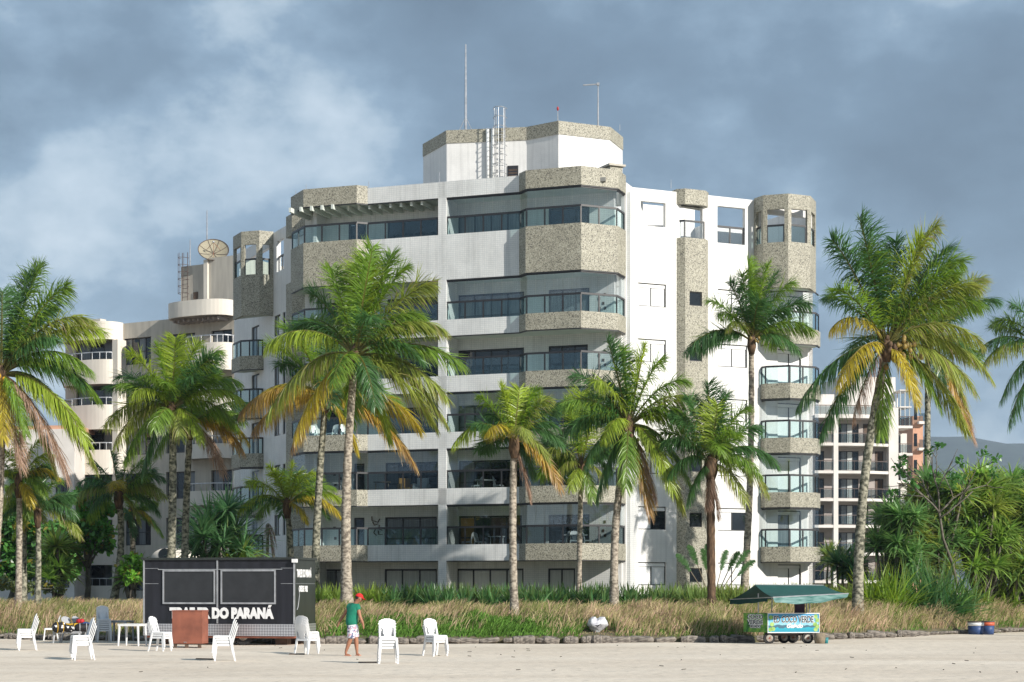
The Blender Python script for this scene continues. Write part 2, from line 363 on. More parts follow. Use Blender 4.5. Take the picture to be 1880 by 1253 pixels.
def wall(P, Q, z0, z1, th, holes, name, mat, parent):
    """vertical wall P->Q, outer face on the right of travel, rectangular holes (u0,u1,za,zb)"""
    L = ulen(P, Q); t = Vector((Q[0] - P[0], Q[1] - P[1], 0)) / L; n_ = Vector((t.y, -t.x, 0))
    us = sorted({0, L} | {min(max(h[i], 0), L) for h in holes for i in (0, 1)}); zs = sorted({z0, z1} | {min(max(h[i], z0), z1) for h in holes for i in (2, 3)})
    mb = MB()
    def solid(i, j):
        if i < 0 or j < 0 or i >= len(us) - 1 or j >= len(zs) - 1: return False
        uc, zc = (us[i] + us[i + 1]) / 2, (zs[j] + zs[j + 1]) / 2
        return not any(h[0] < uc < h[1] and h[2] < zc < h[3] for h in holes)
    def pt(u, z, d): 
        q = Vector((P[0], P[1], 0)) + t * u - n_ * d; return (q.x, q.y, z)
    for i in range(len(us) - 1):
        for j in range(len(zs) - 1):
            if not solid(i, j): continue
            a, b, c, d = us[i], us[i + 1], zs[j], zs[j + 1]
            mb.add([pt(a, c, 0), pt(b, c, 0), pt(b, d, 0), pt(a, d, 0)], [(0, 1, 2, 3)])
            mb.add([pt(a, c, th), pt(b, c, th), pt(b, d, th), pt(a, d, th)], [(3, 2, 1, 0)])
            if not solid(i - 1, j): mb.add([pt(a, c, 0), pt(a, d, 0), pt(a, d, th), pt(a, c, th)], [(0, 1, 2, 3)])
            if not solid(i + 1, j): mb.add([pt(b, c, 0), pt(b, c, th), pt(b, d, th), pt(b, d, 0)], [(0, 1, 2, 3)])
            if not solid(i, j - 1): mb.add([pt(a, c, 0), pt(a, c, th), pt(b, c, th), pt(b, c, 0)], [(0, 1, 2, 3)])
            if not solid(i, j + 1): mb.add([pt(a, d, 0), pt(b, d, 0), pt(b, d, th), pt(a, d, th)], [(0, 1, 2, 3)])
    return mb.build(name, mat, parent)
def window(P, t, u0, u1, z0, z1, dep, parent, cols=2, rows=1, pane='dark_pane', fw=0.055, name='window', box=False, frame='dark_aluminium', panes=None, mull=None):
    """framed window in a wall plane: frame (part) with its panes (sub-parts)"""
    t = Vector((t[0], t[1], 0)).normalized(); n_ = Vector((t.y, -t.x, 0))
    o = Vector((P[0], P[1], 0)) - n_ * dep
    mb = MB(); mw = mull or fw
    H = z1 - z0
    def vb(u, w_): mb.obox(o + t * u + Vector((0, 0, z0)) - n_ * 0.04, t * w_, n_ * 0.08, Vector((0, 0, H)))
    def hb(z, h): mb.obox(o + t * (u0 + fw) + Vector((0, 0, z)) - n_ * 0.037, t * (u1 - u0 - 2 * fw), n_ * 0.074, Vector((0, 0, h)))
    vb(u0, fw); vb(u1 - fw, fw); hb(z0, fw); hb(z1 - fw, fw)
    ztop = z1 - (0.22 if box else fw)
    for i in range(1, cols): u = u0 + (u1 - u0) * i / cols; mb.obox(o + t * (u - mw / 2) + Vector((0, 0, z0 + fw)) - n_ * 0.034, t * mw, n_ * 0.068, Vector((0, 0, ztop - z0 - fw)))
    for j in range(1, rows): hb(z0 + (ztop - z0) * j / rows - mw / 2, mw)
    fr = mb.build(name, frame, parent)
    if box:
        MB().obox(o + t * (u0 + fw) + Vector((0, 0, ztop)) - n_ * 0.03, t * (u1 - u0 - 2 * fw), n_ * 0.07, Vector((0, 0, 0.22 - fw))).build('shutter_box', 'white_shutter', fr)
    for i in range(cols):
        for j in range(rows):
            a = u0 + (u1 - u0) * i / cols + 0.02; b = u0 + (u1 - u0) * (i + 1) / cols - 0.02
            c = z0 + (ztop - z0) * j / rows + 0.02; d = z0 + (ztop - z0) * (j + 1) / rows - 0.02
            pmn = panes[i] if panes else pane
            MB().obox(o + t * a + Vector((0, 0, c)) - n_ * (0.012 + 0.006 * (i % 2)), t * (b - a), n_ * 0.02, Vector((0, 0, d - c))).build('pane', pmn, fr)
    return fr
def railing(pts, z0, z1, parent, npan, glass='teal_glass', inset=0.06, mat='dark_aluminium', toprail=0.10, post=0.075, thick=0.07):
    """glass railing along a plan polyline: top rail (part), posts and panes (sub-parts)"""
    p = offset(pts, -inset)
    mb = MB().strip(p, z1 - toprail, z1, thick, 0.0)
    rl = mb.build('railing', mat, parent)
    for i in range(len(p) - 1):
        a, b = Vector((*p[i], 0)), Vector((*p[i + 1], 0)); n = npan[i]; t = (b - a).normalized(); n_ = Vector((t.y, -t.x, 0))
        for k in range(n):
            q0 = a + (b - a) * k / n; q1 = a + (b - a) * (k + 1) / n
            MB().obox(q0 + t * post / 2 + Vector((0, 0, z0)) - n_ * 0.032, (q1 - q0) - t * post, n_ * 0.012, Vector((0, 0, z1 - toprail - z0))).build('pane', glass, rl)
            MB().obox(q0 - t * post / 2 + Vector((0, 0, z0)) - n_ * 0.05, t * post, n_ * 0.05, Vector((0, 0, z1 - toprail - z0))).build('post', mat, rl)
    e_ = Vector((*p[-1], 0)); t = (e_ - Vector((*p[-2], 0))).normalized(); n_ = Vector((t.y, -t.x, 0))
    MB().obox(e_ - t * post + Vector((0, 0, z0)) - n_ * 0.05, t * post, n_ * 0.05, Vector((0, 0, z1 - toprail - z0))).build('post', mat, rl)
    return rl
def curtain_glass(pts, z0, z1, parent, npan, glass='clear_glass', inset=0.075):
    """frameless sliding glass above a railing: top track (part) with its panes (sub-parts)"""
    p = offset(pts, -inset)
    tr = MB().strip(p, z1 - 0.06, z1, 0.06).build('glazing_track', 'dark_aluminium', parent)
    for i in range(len(p) - 1):
        a, b = Vector((*p[i], 0)), Vector((*p[i + 1], 0)); n = npan[i]; t = (b - a).normalized(); n_ = Vector((t.y, -t.x, 0))
        for k in range(n):
            q0 = a + (b - a) * k / n; q1 = a + (b - a) * (k + 1) / n; j = random.uniform(-0.006, 0.006)
            MB().obox(q0 + t * 0.012 + Vector((0, 0, z0)) - n_ * (0.03 + j), (q1 - q0) - t * 0.024, n_ * 0.01, Vector((0, 0, z1 - 0.06 - z0))).build('pane', glass, tr)
    return tr

# ------------------------------------------------------------------ ground
EX = [-400, -40, -20, -12, -6.8, 7.6, 13, 18.3, 22.6, 40, 400]
EY = [150, 78, 70, 65.5, 63.2, 64.6, 70, 76, 81, 104, 420]
def edge_y(x): return float(np.interp(x, EX, EY))
def ground_z(x, y):
    d = y - edge_y(x)
    if d < 0: return 0.0
    return float(np.interp(d, [0, 0.3, 4, 8, 16, 400], [0.16, 0.24, 0.72, 1.12, 1.0, 1.0])) + 0.05 * math.sin(x * 1.3) * math.sin(y * 0.9 + x * 0.4) * min(1, d)
def sand_z(x, y): return 0.028 * math.sin(x * 0.7 + 1.3 * math.sin(y * 0.31)) * math.sin(y * 0.55 + 0.8 * math.sin(x * 0.4))
xs = [-5200, -3000, -800, -200, -90] + [i * 0.8 for i in range(-50, 51)] + [90, 200, 800, 3000, 5200]
ys = [-900, -400, -150, -30, 10, 25] + [30 + i * 0.8 for i in range(0, 75)] + [100, 200, 500, 1500, 4000, 7400]
vs = [(x, y, sand_z(x, y) if 30 < y < 90 and abs(x) < 41 else 0.0) for y in ys for x in xs]
nx = len(xs)
me = bpy.data.meshes.new('beach'); me.from_pydata(vs, [], [(j * nx + i, j * nx + i + 1, (j + 1) * nx + i + 1, (j + 1) * nx + i) for j in range(len(ys) - 1) for i in range(nx - 1)])
me.polygons.foreach_set('use_smooth', [True] * len(me.polygons)); me.materials.append(MATS['sand'])
o = bpy.data.objects.new('beach', me); COL.objects.link(o); o['kind'] = 'structure'
bx = [-400, -120, -60] + [-40 + i for i in range(0, 81)] + [60, 120, 400]; bd = [0, 0.3, 1, 2, 3, 4, 5, 6, 8, 10, 13, 16, 22, 30, 60, 160]
vs = []
for d in bd:
    for x in bx: y = edge_y(x) + d; vs.append((x, y, ground_z(x, y + 1e-4)))
for x in bx: vs.append((x, edge_y(x) - 0.02, -0.3))
n_ = len(bx); nd = len(bd)
fs = [(j * n_ + i, j * n_ + i + 1, (j + 1) * n_ + i + 1, (j + 1) * n_ + i) for j in range(nd - 1) for i in range(n_ - 1)] + [(nd * n_ + i, nd * n_ + i + 1, i + 1, i) for i in range(n_ - 1)]
me = bpy.data.meshes.new('grass_bank_ground'); me.from_pydata(vs, [], fs); me.materials.append(MATS['bank_soil'])
o = bpy.data.objects.new('grass_bank_ground', me); COL.objects.link(o); o['kind'] = 'structure'
# far wooded ridge on the right
hv = []; hx = np.linspace(-3500, 4200, 160); hy = np.linspace(3600, 6500, 26)
for j, y in enumerate(hy):
    for x in hx:
        prof = math.sin(math.pi * min(1, j / 17.0)) if j < 9 else 1.0 - 0.02 * (j - 9)
        base = 378 + 9 * math.sin(x * 0.0051 + 0.5) + 6 * math.sin(x * 0.013 + 1.0) + 3 * math.sin(x * 0.041) + 0.012 * (x - 1000) - 0.2 * max(0, 500 - x)
        hv.append((x, y, -5 + base * prof + 14 * math.sin(x * 0.009 + y * 0.004) * min(1, j / 4) * prof))
n_ = len(hx)
me = bpy.data.meshes.new('hills'); me.from_pydata(hv, [], [(j * n_ + i, j * n_ + i + 1, (j + 1) * n_ + i + 1, (j + 1) * n_ + i) for j in range(len(hy) - 1) for i in range(n_ - 1)])
me.polygons.foreach_set('use_smooth', [True] * len(me.polygons)); me.materials.append(MATS['hill_forest'])
o = bpy.data.objects.new('hills', me); COL.objects.link(o); o['kind'] = 'structure'

# ------------------------------------------------------------------ main apartment building
a_, b_, c_, l_ = -20, 25, 70, -65
GZ = 0.85
P0 = ((812 - 940) / F * 94, 94.0)
A = hit(675, P0, a_); B = hit(953, P0, a_)
B1 = hit(965, B, l_); B2 = hit(1067, B1, a_); B3 = hit(1135, B2, b_); B4 = hit(1149, B3, c_); R0 = hit(1162, B4, c_)
R1 = hit(1384, R0, b_); RE = hit(1492, R0, b_)
L1 = hit(655, A, b_); L2 = hit(557, L1, a_); L3 = hit(534, L2, l_)
LL = (-12.9, 104.1)                                   # a point of the left (shaded) facade plane
LA = hit(505, LL, l_); LB = hit(476, hit(502, LL, l_), b_); LC = hit(443, LB, a_); LD = hit(428, LC, l_)
K1 = hit(1401, R1, l_); K2 = hit(1447, K1, a_); K3 = hit(1488, K2, b_); K4 = hit(1498, K3, c_)
BLD = empty('apartment_building', (0, 98, GZ), 'tall white-tiled apartment building with speckled stone bays and glazed balconies', 'building')
LV = [3.36 + 2.9 * k for k in range(5)]               # underside of each balcony band
BH = 0.84
NF = nvec(a_); TF = dvec(a_)
IN = 1.75
def inset(P, d): return (P[0] - NF.x * d, P[1] - NF.y * d)
PI = inset(P0, IN)
# back walls behind the balconies, one per storey, with door openings
bwl = hit(560, PI, a_); bwr = hit(1128, PI, a_)
def ub(px): return ulen(bwl, hit(px, PI, a_))
stor = [(GZ - 0.2, LV[0] + 0.1, GZ + 0.1)] + [(LV[k] + 0.1, (LV[k + 1] if k < 4 else 17.86) + 0.1, LV[k] + 0.2) for k in range(5)] + [(19.2, 22.3, 19.35)]
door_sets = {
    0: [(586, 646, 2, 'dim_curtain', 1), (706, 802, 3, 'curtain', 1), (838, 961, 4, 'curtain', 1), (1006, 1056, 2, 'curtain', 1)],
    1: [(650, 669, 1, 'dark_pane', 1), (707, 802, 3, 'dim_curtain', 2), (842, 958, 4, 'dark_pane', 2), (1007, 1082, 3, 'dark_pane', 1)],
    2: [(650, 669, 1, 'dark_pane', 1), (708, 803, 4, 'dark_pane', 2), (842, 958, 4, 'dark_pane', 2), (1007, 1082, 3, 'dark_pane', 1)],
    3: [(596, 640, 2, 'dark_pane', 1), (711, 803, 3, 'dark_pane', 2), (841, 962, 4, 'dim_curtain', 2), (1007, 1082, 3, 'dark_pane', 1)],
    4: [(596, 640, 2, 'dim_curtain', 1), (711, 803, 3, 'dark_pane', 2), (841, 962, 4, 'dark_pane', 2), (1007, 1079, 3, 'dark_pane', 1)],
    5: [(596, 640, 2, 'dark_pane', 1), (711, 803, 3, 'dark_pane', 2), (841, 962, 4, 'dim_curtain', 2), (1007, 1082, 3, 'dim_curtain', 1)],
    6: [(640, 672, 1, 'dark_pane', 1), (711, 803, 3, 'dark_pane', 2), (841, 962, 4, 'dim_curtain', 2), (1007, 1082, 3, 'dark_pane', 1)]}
for k, (z0, z1, fl) in enumerate(stor):
    hs = [(ub(p0), ub(p1), fl - 0.02, fl + (2.17 if k else 2.02)) for p0, p1, *_ in door_sets[k]]
    wall(bwl, bwr, z0, z1 - 0.003 * k, 0.2, hs, 'back_wall', 'white_tile', BLD)
    for (p0, p1, nc, pn, nr), h in zip(door_sets[k], hs):
        pans = [pn] * nc
        if nc >= 3 and k in (2, 3, 5): pans[0] = 'dim_curtain'
        if k == 1 and nc == 4: pans = ['ochre_cloth', 'dark_pane', 'wood_brown', 'wood_brown']
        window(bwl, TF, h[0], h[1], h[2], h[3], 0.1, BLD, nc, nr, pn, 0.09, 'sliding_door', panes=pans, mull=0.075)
# bands, slabs and ceilings
front = [L3, L2, L1, A, B, B1, B2, B3, B4]
lin = LL
def slab_poly(d=0.12):
    q = offset(front, -d); return q + [bwr_x, inset(hit(560, P0, a_), 3.0)]
bwr_x = inset(B4, IN + 1.2)
def add_band(z0, z1, zb=0.0):
    MB().strip([L3, L2, L1, A], z0, z1 + zb, 0.16, 0.004).build('stone_band', 'granite', BLD)
    MB().strip([A, B], z0 + 0.002, z1, 0.16).build('tile_band', 'white_tile', BLD)
    MB().strip([B, B1, B2, B3, B4], z0, z1 + zb, 0.16, 0.004).build('stone_band', 'granite', BLD)
for k, z in enumerate(LV): add_band(z, z + BH)
add_band(17.86, 20.2)
add_band(22.1, 22.93, 0.1)
for k, z in enumerate(LV + [17.86, 22.1]):
    q = offset(front, -0.15)
    poly = q + [inset(B4, 3.2), inset(L3, 1.0)]
    MB().prism(poly, z + 0.03, z + 0.2).build('floor_slab', 'ceiling_paint', BLD)
    # dark shadow-gap moulding under each band
    MB().strip(front, z - 0.05, z, 0.10, -0.02).build('drip_moulding', 'dark_aluminium', BLD)
MB().prism(offset(front, -0.15) + [inset(B4, 3.2), inset(L3, 1.0)], 19.1, 19.3).build('floor_slab', 'ceiling_paint', BLD)
# column between the two flats, with the party wall behind it
ca, cb = hit(804.5, P0, a_), hit(819.5, P0, a_)
MB().obox((*ca, GZ - 0.3), Vector((*cb, 0)) - Vector((*ca, 0)), -NF * 0.35, Vector((0, 0, 22.9 - GZ + 0.3))).obox(Vector((*ca, GZ - 0.3)) + TF * 0.08 - NF * 0.3, (Vector((*cb, 0)) - Vector((*ca, 0))) * 0.7, -NF * (IN - 0.35), Vector((0, 0, 22.2 - GZ + 0.3))).build('column', 'white_tile', BLD)
# ends of the balcony recess
for Pp, nm in ((A, 'pier'),):
    pass
MB().obox((*inset(B4, 0.1), GZ - 0.3), -NF * 2.4, TF * 0.2, Vector((0, 0, 22.2 - GZ + 0.3))).build('end_wall', 'white_tile', BLD)
MB().obox((*inset(hit(572, P0, a_), 0.6), GZ - 0.3), -NF * 2.2, TF * -0.2, Vector((0, 0, 22.2 - GZ + 0.3))).build('end_wall', 'white_tile', BLD)
# railings and sliding glazing of the two stacks of balconies
right_run = [cb, B, B1, B2, B3, B4]; left_run = [L3, L2, L1, A, ca]
for k, z in enumerate(LV + [19.36]):
    s0 = z + BH
    zt = (LV + [17.86])[k + 1] - 0.05 if k < 5 else 22.05
    railing(right_run, s0, s0 + 0.94, BLD, [4, 1, 3, 2, 1], 'smoke_glass' if k in (0, 1) else 'teal_glass')
    railing(left_run, s0, s0 + 0.94, BLD, [2, 3, 1, 4], 'smoke_glass' if k in (1, 3) else 'teal_glass')
    if k != 3: curtain_glass(right_run, s0 + 0.95, zt, BLD, [8, 1, 6, 4, 2])
    if k == 1: curtain_glass(left_run, s0 + 0.95, zt, BLD, [3, 6, 1, 8])
# pergola beams under the roof band of the left flat
for i in range(13):
    q = hit(566 + i * 19, PI, a_)
    dpt = 2.3 if i < 5 else 1.6
    MB().obox((q[0], q[1], 21.86), NF * dpt, TF * 0.12, Vector((0, 0, 0.24))).build('pergola_beam', 'ceiling_paint', BLD)
# right-hand facade ----------------------------------------------------------
def ur(px): return ulen(R0, hit(px, R0, b_))
TR = dvec(b_)
rh = []; wins = []
for k in range(6):
    zb = 2.1 + 2.9 * k
    z1w = zb + 1.2
    for p0, p1 in ((1170, 1223), (1318, 1372)):
        rh.append((ur(p0), ur(p1), zb, z1w)); wins.append((ur(p0), ur(p1), zb, z1w, k))
    rh.append((ur(1428), ur(1471), zb - 0.95, zb + 1.13)); wins.append((ur(1428), ur(1471), zb - 0.95, zb + 1.13, 10 + k))
rh += [(ur(1176), ur(1222), 20.78, 22.05), (ur(1317), ur(1368), 20.25, 22.2), (ur(1250), ur(1290), 20.3, 22.05), (ur(1404), ur(1490), 20.25, 22.05)]
wall(R0, RE, GZ - 0.3, 22.7, 0.25, rh, 'facade_wall', 'white_wall', BLD)
wall(B4, R0, GZ - 0.3, 22.695, 0.25, [], 'facade_wall', 'white_wall', BLD)
for u0, u1, z0, z1, k in wins:
    if k in (1, ): pans = ['white_shutter', 'dark_pane']
    elif k == 11: pans = ['dim_curtain', 'white_shutter']
    else: pans = ['white_shutter', 'white_shutter']
    window(R0, TR, u0, u1, z0, z1, 0.12, BLD, 2, 1, 'white_shutter', 0.05, 'window', box=True, panes=pans)
MB().obox((*RE, GZ - 0.3), dvec(115) * 14, dvec(b_) * -0.25, Vector((0, 0, 22.69 - GZ + 0.3))).build('facade_wall', 'white_wall', BLD)
# rails in the open roof-terrace windows
def seg(P, t, u0, u1, d=0.12):
    n_ = Vector((t.y, -t.x, 0)); o_ = Vector((P[0], P[1], 0)) - n_ * d; return [tuple((o_ + t * u0)[:2]), tuple((o_ + t * u1)[:2])]
railing(seg(R0, TR, ur(1317), ur(1368)), 20.25, 21.2, BLD, [2], 'clear_glass', 0)
# stair column on the right facade
SC = [hit(1242, R0, b_)]; SC.append(hit(1258, SC[0], a_)); SC.append(hit(1296, SC[1], b_)); SC.append(hit(1301, SC[2], c_))
scp = offset(SC, 0.0) + [tuple((Vector((*SC[3], 0)) - nvec(b_) * 0.8)[:2]), tuple((Vector((*SC[0], 0)) - nvec(b_) * 0.5)[:2])]
TRn = nvec(b_)
us = [ulen(SC[1], hit(p, SC[1], b_)) for p in (1266, 1289)]
wall(SC[1], SC[2], GZ - 0.3, 20.3, 0.25, [(us[0], us[1], 2.25 + 2.9 * k, 3.0 + 2.9 * k) for k in range(6)], 'stair_column', 'granite', BLD)
wall(SC[0], SC[1], GZ - 0.3, 20.298, 0.2, [], 'stair_column', 'granite', BLD)
wall(SC[2], SC[3], GZ - 0.3, 20.298, 0.2, [], 'stair_column', 'granite', BLD)
for k in range(6): window(SC[1], TR, us[0], us[1], 2.25 + 2.9 * k, 3.0 + 2.9 * k, 0.1, BLD, 1, 1, 'dark_pane', 0.045)
MB().prism(scp, 22.05, 22.85).build('stair_column_head', 'granite', BLD)
railing(SC[:3], 20.3, 21.25, BLD, [1, 1], 'clear_glass', 0.12)
# far right bay ----------------------------------------------------------------
def bay(pts, levels, parent, glazed, npan, wallback):
    back = [tuple((Vector((*pts[-1], 0)) + wallback)[:2]), tuple((Vector((*pts[0], 0)) + wallback)[:2])]
    for k, z in levels:
        MB().strip(pts, z, z + 0.80, 0.15, 0.003).build('stone_band', 'granite', parent)
        MB().prism(offset(pts, -0.14) + back, z + 0.03, z + 0.2).build('floor_slab', 'ceiling_paint', parent)
        railing(pts, z + 0.8, z + 1.76, parent, npan, 'teal_glass')
        MB().strip(pts, z - 0.05, z, 0.10, -0.02).build('drip_moulding', 'dark_aluminium', parent)
        if k in glazed: curtain_glass(pts, z + 1.77, z + 2.84, parent, [max(1, 2 * q) for q in npan])
KL = [hit(1396, R0, b_)]; KL.append(hit(1404, KL[0], l_)); KL.append(hit(1451, KL[1], a_)); KL.append(hit(1500, KL[2], b_)); KL.append(hit(1506, KL[3], c_))
bay(KL, list(enumerate(LV)), BLD, (0, 1, 2, 4), [1, 1, 2, 1], -nvec(b_) * 0.6)
KT = [R1, K1, K2, K3, K4]
def tower_bay(pts, parent, holes_px, mode):
    MB().strip(pts, 22.05, 22.78, 0.18, 0.003).build('stone_band', 'granite', parent)
    q = offset(pts, -0.17)
    MB().prism(q, 22.3, 22.5).build('bay_roof', 'wood_brown', parent)
    MB().prism(q, 17.9, 18.05).build('floor_slab', 'ceiling_paint', parent)
    MB().prism(q, 19.2, 19.35).build('floor_slab', 'ceiling_paint', parent)
    for i in range(len(pts) - 1):
        L = ulen(pts[i], pts[i + 1]); t = Vector((pts[i + 1][0] - pts[i][0], pts[i + 1][1] - pts[i][1], 0)).normalized()
        m = min(0.2, L * 0.25)
        wall(pts[i], pts[i + 1], 17.86, 22.05, 0.17, [(m, L - m, 20.25, 22.0)], 'bay_wall', 'granite', parent)
        railing(seg(pts[i], t, m, L - m, 0.06), 20.25, 21.2, parent, [1], 'teal_glass', 0)
tower_bay(KT, BLD, None, 0)
# left, shaded facade ------------------------------------------------------------
TL = dvec(l_)
LS = hit(430, LL, l_); LEn = tuple((Vector((*LL, 0)) + TL * 6.0)[:2])
def ul(px): return ulen(LS, hit(px, LL, l_))
lh = []; lw = []
for k in range(6):
    zb = 2.1 + 2.9 * k
    for p0, p1 in ((503.5, 514.5), (519, 524)):
        lh.append((ul(p0), ul(p1), zb, zb + 1.2)); lw.append((ul(p0), ul(p1), zb, zb + 1.2))
    lh.append((ul(462), ul(476), zb - 0.95, zb + 1.13)); lw.append((ul(462), ul(476), zb - 0.95, zb + 1.13))
lh.append((ul(508), ul(521), 20.3, 22.1)); lh.append((ul(440), ul(500), 20.3, 22.0))
wall(LS, LEn, GZ - 0.3, 22.7, 0.25, lh, 'facade_wall', 'white_wall', BLD)
for u0, u1, z0, z1 in lw: window(LS, TL, u0, u1, z0, z1, 0.1, BLD, 2, 1, 'dim_curtain', 0.06, panes=['dim_curtain', 'white_shutter'])
railing(seg(LS, TL, ul(508), ul(521)), 20.3, 21.25, BLD, [2], 'clear_glass', 0)
LT = [LD, LC, LB, hit(502, LL, l_)]
tower_bay(LT, BLD, None, 0)
LBk = hit(484, LL, l_)
LK = [None] * 4; LK[3] = LBk; LK[2] = hit(474, LBk, b_); LK[1] = hit(440, LK[2], a_); LK[0] = hit(425, LK[1], l_)
bay(LK, list(enumerate(LV)), BLD, (0, 1), [2, 2, 1], -nvec(l_) * 0.8)
# small stone column halfway along the shaded facade
LO = tuple((Vector((*LL, 0)) + nvec(l_) * 0.6)[:2])
cp = [hit(525, LO, l_), hit(536, LO, l_)]; cp.append(tuple((Vector((*cp[1], 0)) + dvec(a_) * 0.9)[:2]))
cpp = cp + [tuple((Vector((*cp[1], 0)) + dvec(a_) * 0.9 - nvec(l_) * 0.7)[:2]), tuple((Vector((*cp[0], 0)) - nvec(l_) * 0.9)[:2])]
MB().prism(cpp, GZ - 0.3, 19.0).build('stair_column', 'granite', BLD)
MB().prism(cpp, 21.6, 22.8).build('stair_column_head', 'granite', BLD)
# solid core, roof and roof-terrace walls
core = [inset(hit(575, P0, a_), IN + 0.25), inset(hit(1120, P0, a_), IN + 0.25)]
rb = tuple((Vector((*RE, 0)) - nvec(b_) * 14 - TR * 0.4)[:2]); lb = (-14.0, 118.0)
corep = [tuple((Vector((*LEn, 0)) - nvec(l_) * 0.5 - TL * 2.2)[:2]), core[0], core[1], tuple((Vector((*R0, 0)) - nvec(b_) * 0.5)[:2]), tuple((Vector((*RE, 0)) - nvec(b_) * 0.5 - TR * 0.5)[:2]), rb, lb, tuple((Vector((*LS, 0)) - nvec(l_) * 0.5)[:2])]
MB().prism(corep, GZ - 0.3, 19.2).build('building_core', 'white_wall', BLD)
# roof terrace rooms, stepped, seen through the open windows
rm = [tuple((Vector((*R0, 0)) - nvec(b_) * 3.2 + TR * 0.6)[:2]), tuple((Vector((*R0, 0)) - nvec(b_) * 3.2 + TR * 5.6)[:2]), tuple((Vector((*R0, 0)) - nvec(b_) * 9 + TR * 5.6)[:2]), tuple((Vector((*R0, 0)) - nvec(b_) * 9 + TR * 0.6)[:2])]
MB().prism(rm, 19.2, 22.66).build('terrace_room', 'white_wall', BLD)
rm2 = [tuple((Vector((*R0, 0)) - nvec(b_) * 2.6 + TR * 5.6)[:2]), tuple((Vector((*R0, 0)) - nvec(b_) * 2.6 + TR * 9.4)[:2]), tuple((Vector((*R0, 0)) - nvec(b_) * 8 + TR * 9.4)[:2]), tuple((Vector((*R0, 0)) - nvec(b_) * 8 + TR * 5.6)[:2])]
MB().prism(rm2, 19.2, 21.65).build('terrace_room', 'white_wall', BLD)
MB().prism(offset([hit(600, P0, a_), hit(1110, P0, a_)], -0.2) + [tuple((Vector((*R0, 0)) - nvec(b_) * 5 + TR * 1.0)[:2]), (2, 108), (-8, 108)], 22.35, 22.55).build('main_roof', 'roof_screed', BLD)
# water-tank tower on the roof -----------------------------------------------------
T1 = ((820 - 940) / F * 98, 98.0); T0 = hit(777, T1, l_); T2 = hit(967, T1, -9.5); T3 = hit(1025.5, T2, -38); T4 = hit(1120, T3, b_); T5 = hit(1143, T4, c_)
tp = [T0, T1, T2, T3, T4, T5, tuple((Vector((*T5, 0)) + dvec(115) * 4)[:2]), tuple((Vector((*T0, 0)) + Vector((3, 5, 0)))[:2])]
tt = zof(240, 98)
MB().prism(tp, 22.4, tt - 0.7).build('roof_tower_wall', 'white_wall', BLD)
tq = [T0, T1, T2, T3, T4, T5]
bnd = MB().strip([T0, T1, T2, T3, T4, T5], tt - 0.7, tt, 0.3, 0.035)
bnd.build('roof_tower_band', 'granite', BLD)
MB().prism(tp, tt - 0.69, tt - 0.3).build('roof_tower_top', 'roof_screed', BLD)
dd = dvec(-9.5); dn = nvec(-9.5)
dp = Vector((*hit(932, T1, -9.5), 22.5))
MB().obox(dp + dn * 0.003, dd * 0.58, dn * 0.04, Vector((0, 0, 2.05))).build('service_door', 'dark_aluminium', BLD)
for i in range(9): MB().obox(dp + dd * 0.06 + dn * 0.045 + Vector((0, 0, 0.5 + i * 0.16)), dd * 0.46, dn * 0.012, Vector((0, 0, 0.07))).build('louvre_slat', 'wood_brown', BLD)
# pipes down the tower and the caged ladder
for px_ in (896, 905): 
    q = Vector((*hit(px_, T1, -9.5), 0)) + dn * 0.12
    MB().tube([q + Vector((0, 0, 22.5)), q + Vector((0, 0, tt - 0.02))], 0.09, 8).build('downpipe', 'white_tile', BLD, True)
def cage_ladder(base, dirv, outv, z0, z1, ztop, mat, label):
    lad = empty('caged_ladder', (base.x, base.y, z0), label, 'ladder')
    a0 = base - dirv * 0.24; b0 = base + dirv * 0.24
    for q in (a0, b0): MB().tube([(q.x, q.y, z0), (q.x, q.y, ztop)], 0.028, 6).build('stile', mat, lad)
    n = int((z1 - z0) / 0.3)
    for i in range(n): MB().tube([(a0.x, a0.y, z0 + 0.2 + i * 0.3), (b0.x, b0.y, z0 + 0.2 + i * 0.3)], 0.02, 5).build('rung', mat, lad)
    zz = z0 + 1.0
    while zz < ztop:
        pts = []
        for j in range(9):
            an = math.pi * j / 8; q = base - dirv * 0.36 * math.cos(an) + outv * 0.62 * math.sin(an); pts.append((q.x, q.y, zz))
        MB().tube(pts, 0.02, 5).build('cage_hoop', mat, lad); zz += 0.5
    for j in (2, 4, 6):
        an = math.pi * j / 8; q = base - dirv * 0.36 * math.cos(an) + outv * 0.62 * math.sin(an)
        MB().tube([(q.x, q.y, z0 + 1.0), (q.x, q.y, ztop - 0.1)], 0.016, 5).build('cage_bar', mat, lad)
q = Vector((*hit(920, T1, -9.5), 0)) + dn * 0.22
cage_ladder(q, dd, dn, 22.55, tt, tt + 1.0, 'steel', 'grey steel ladder with safety cage on the white roof tower')
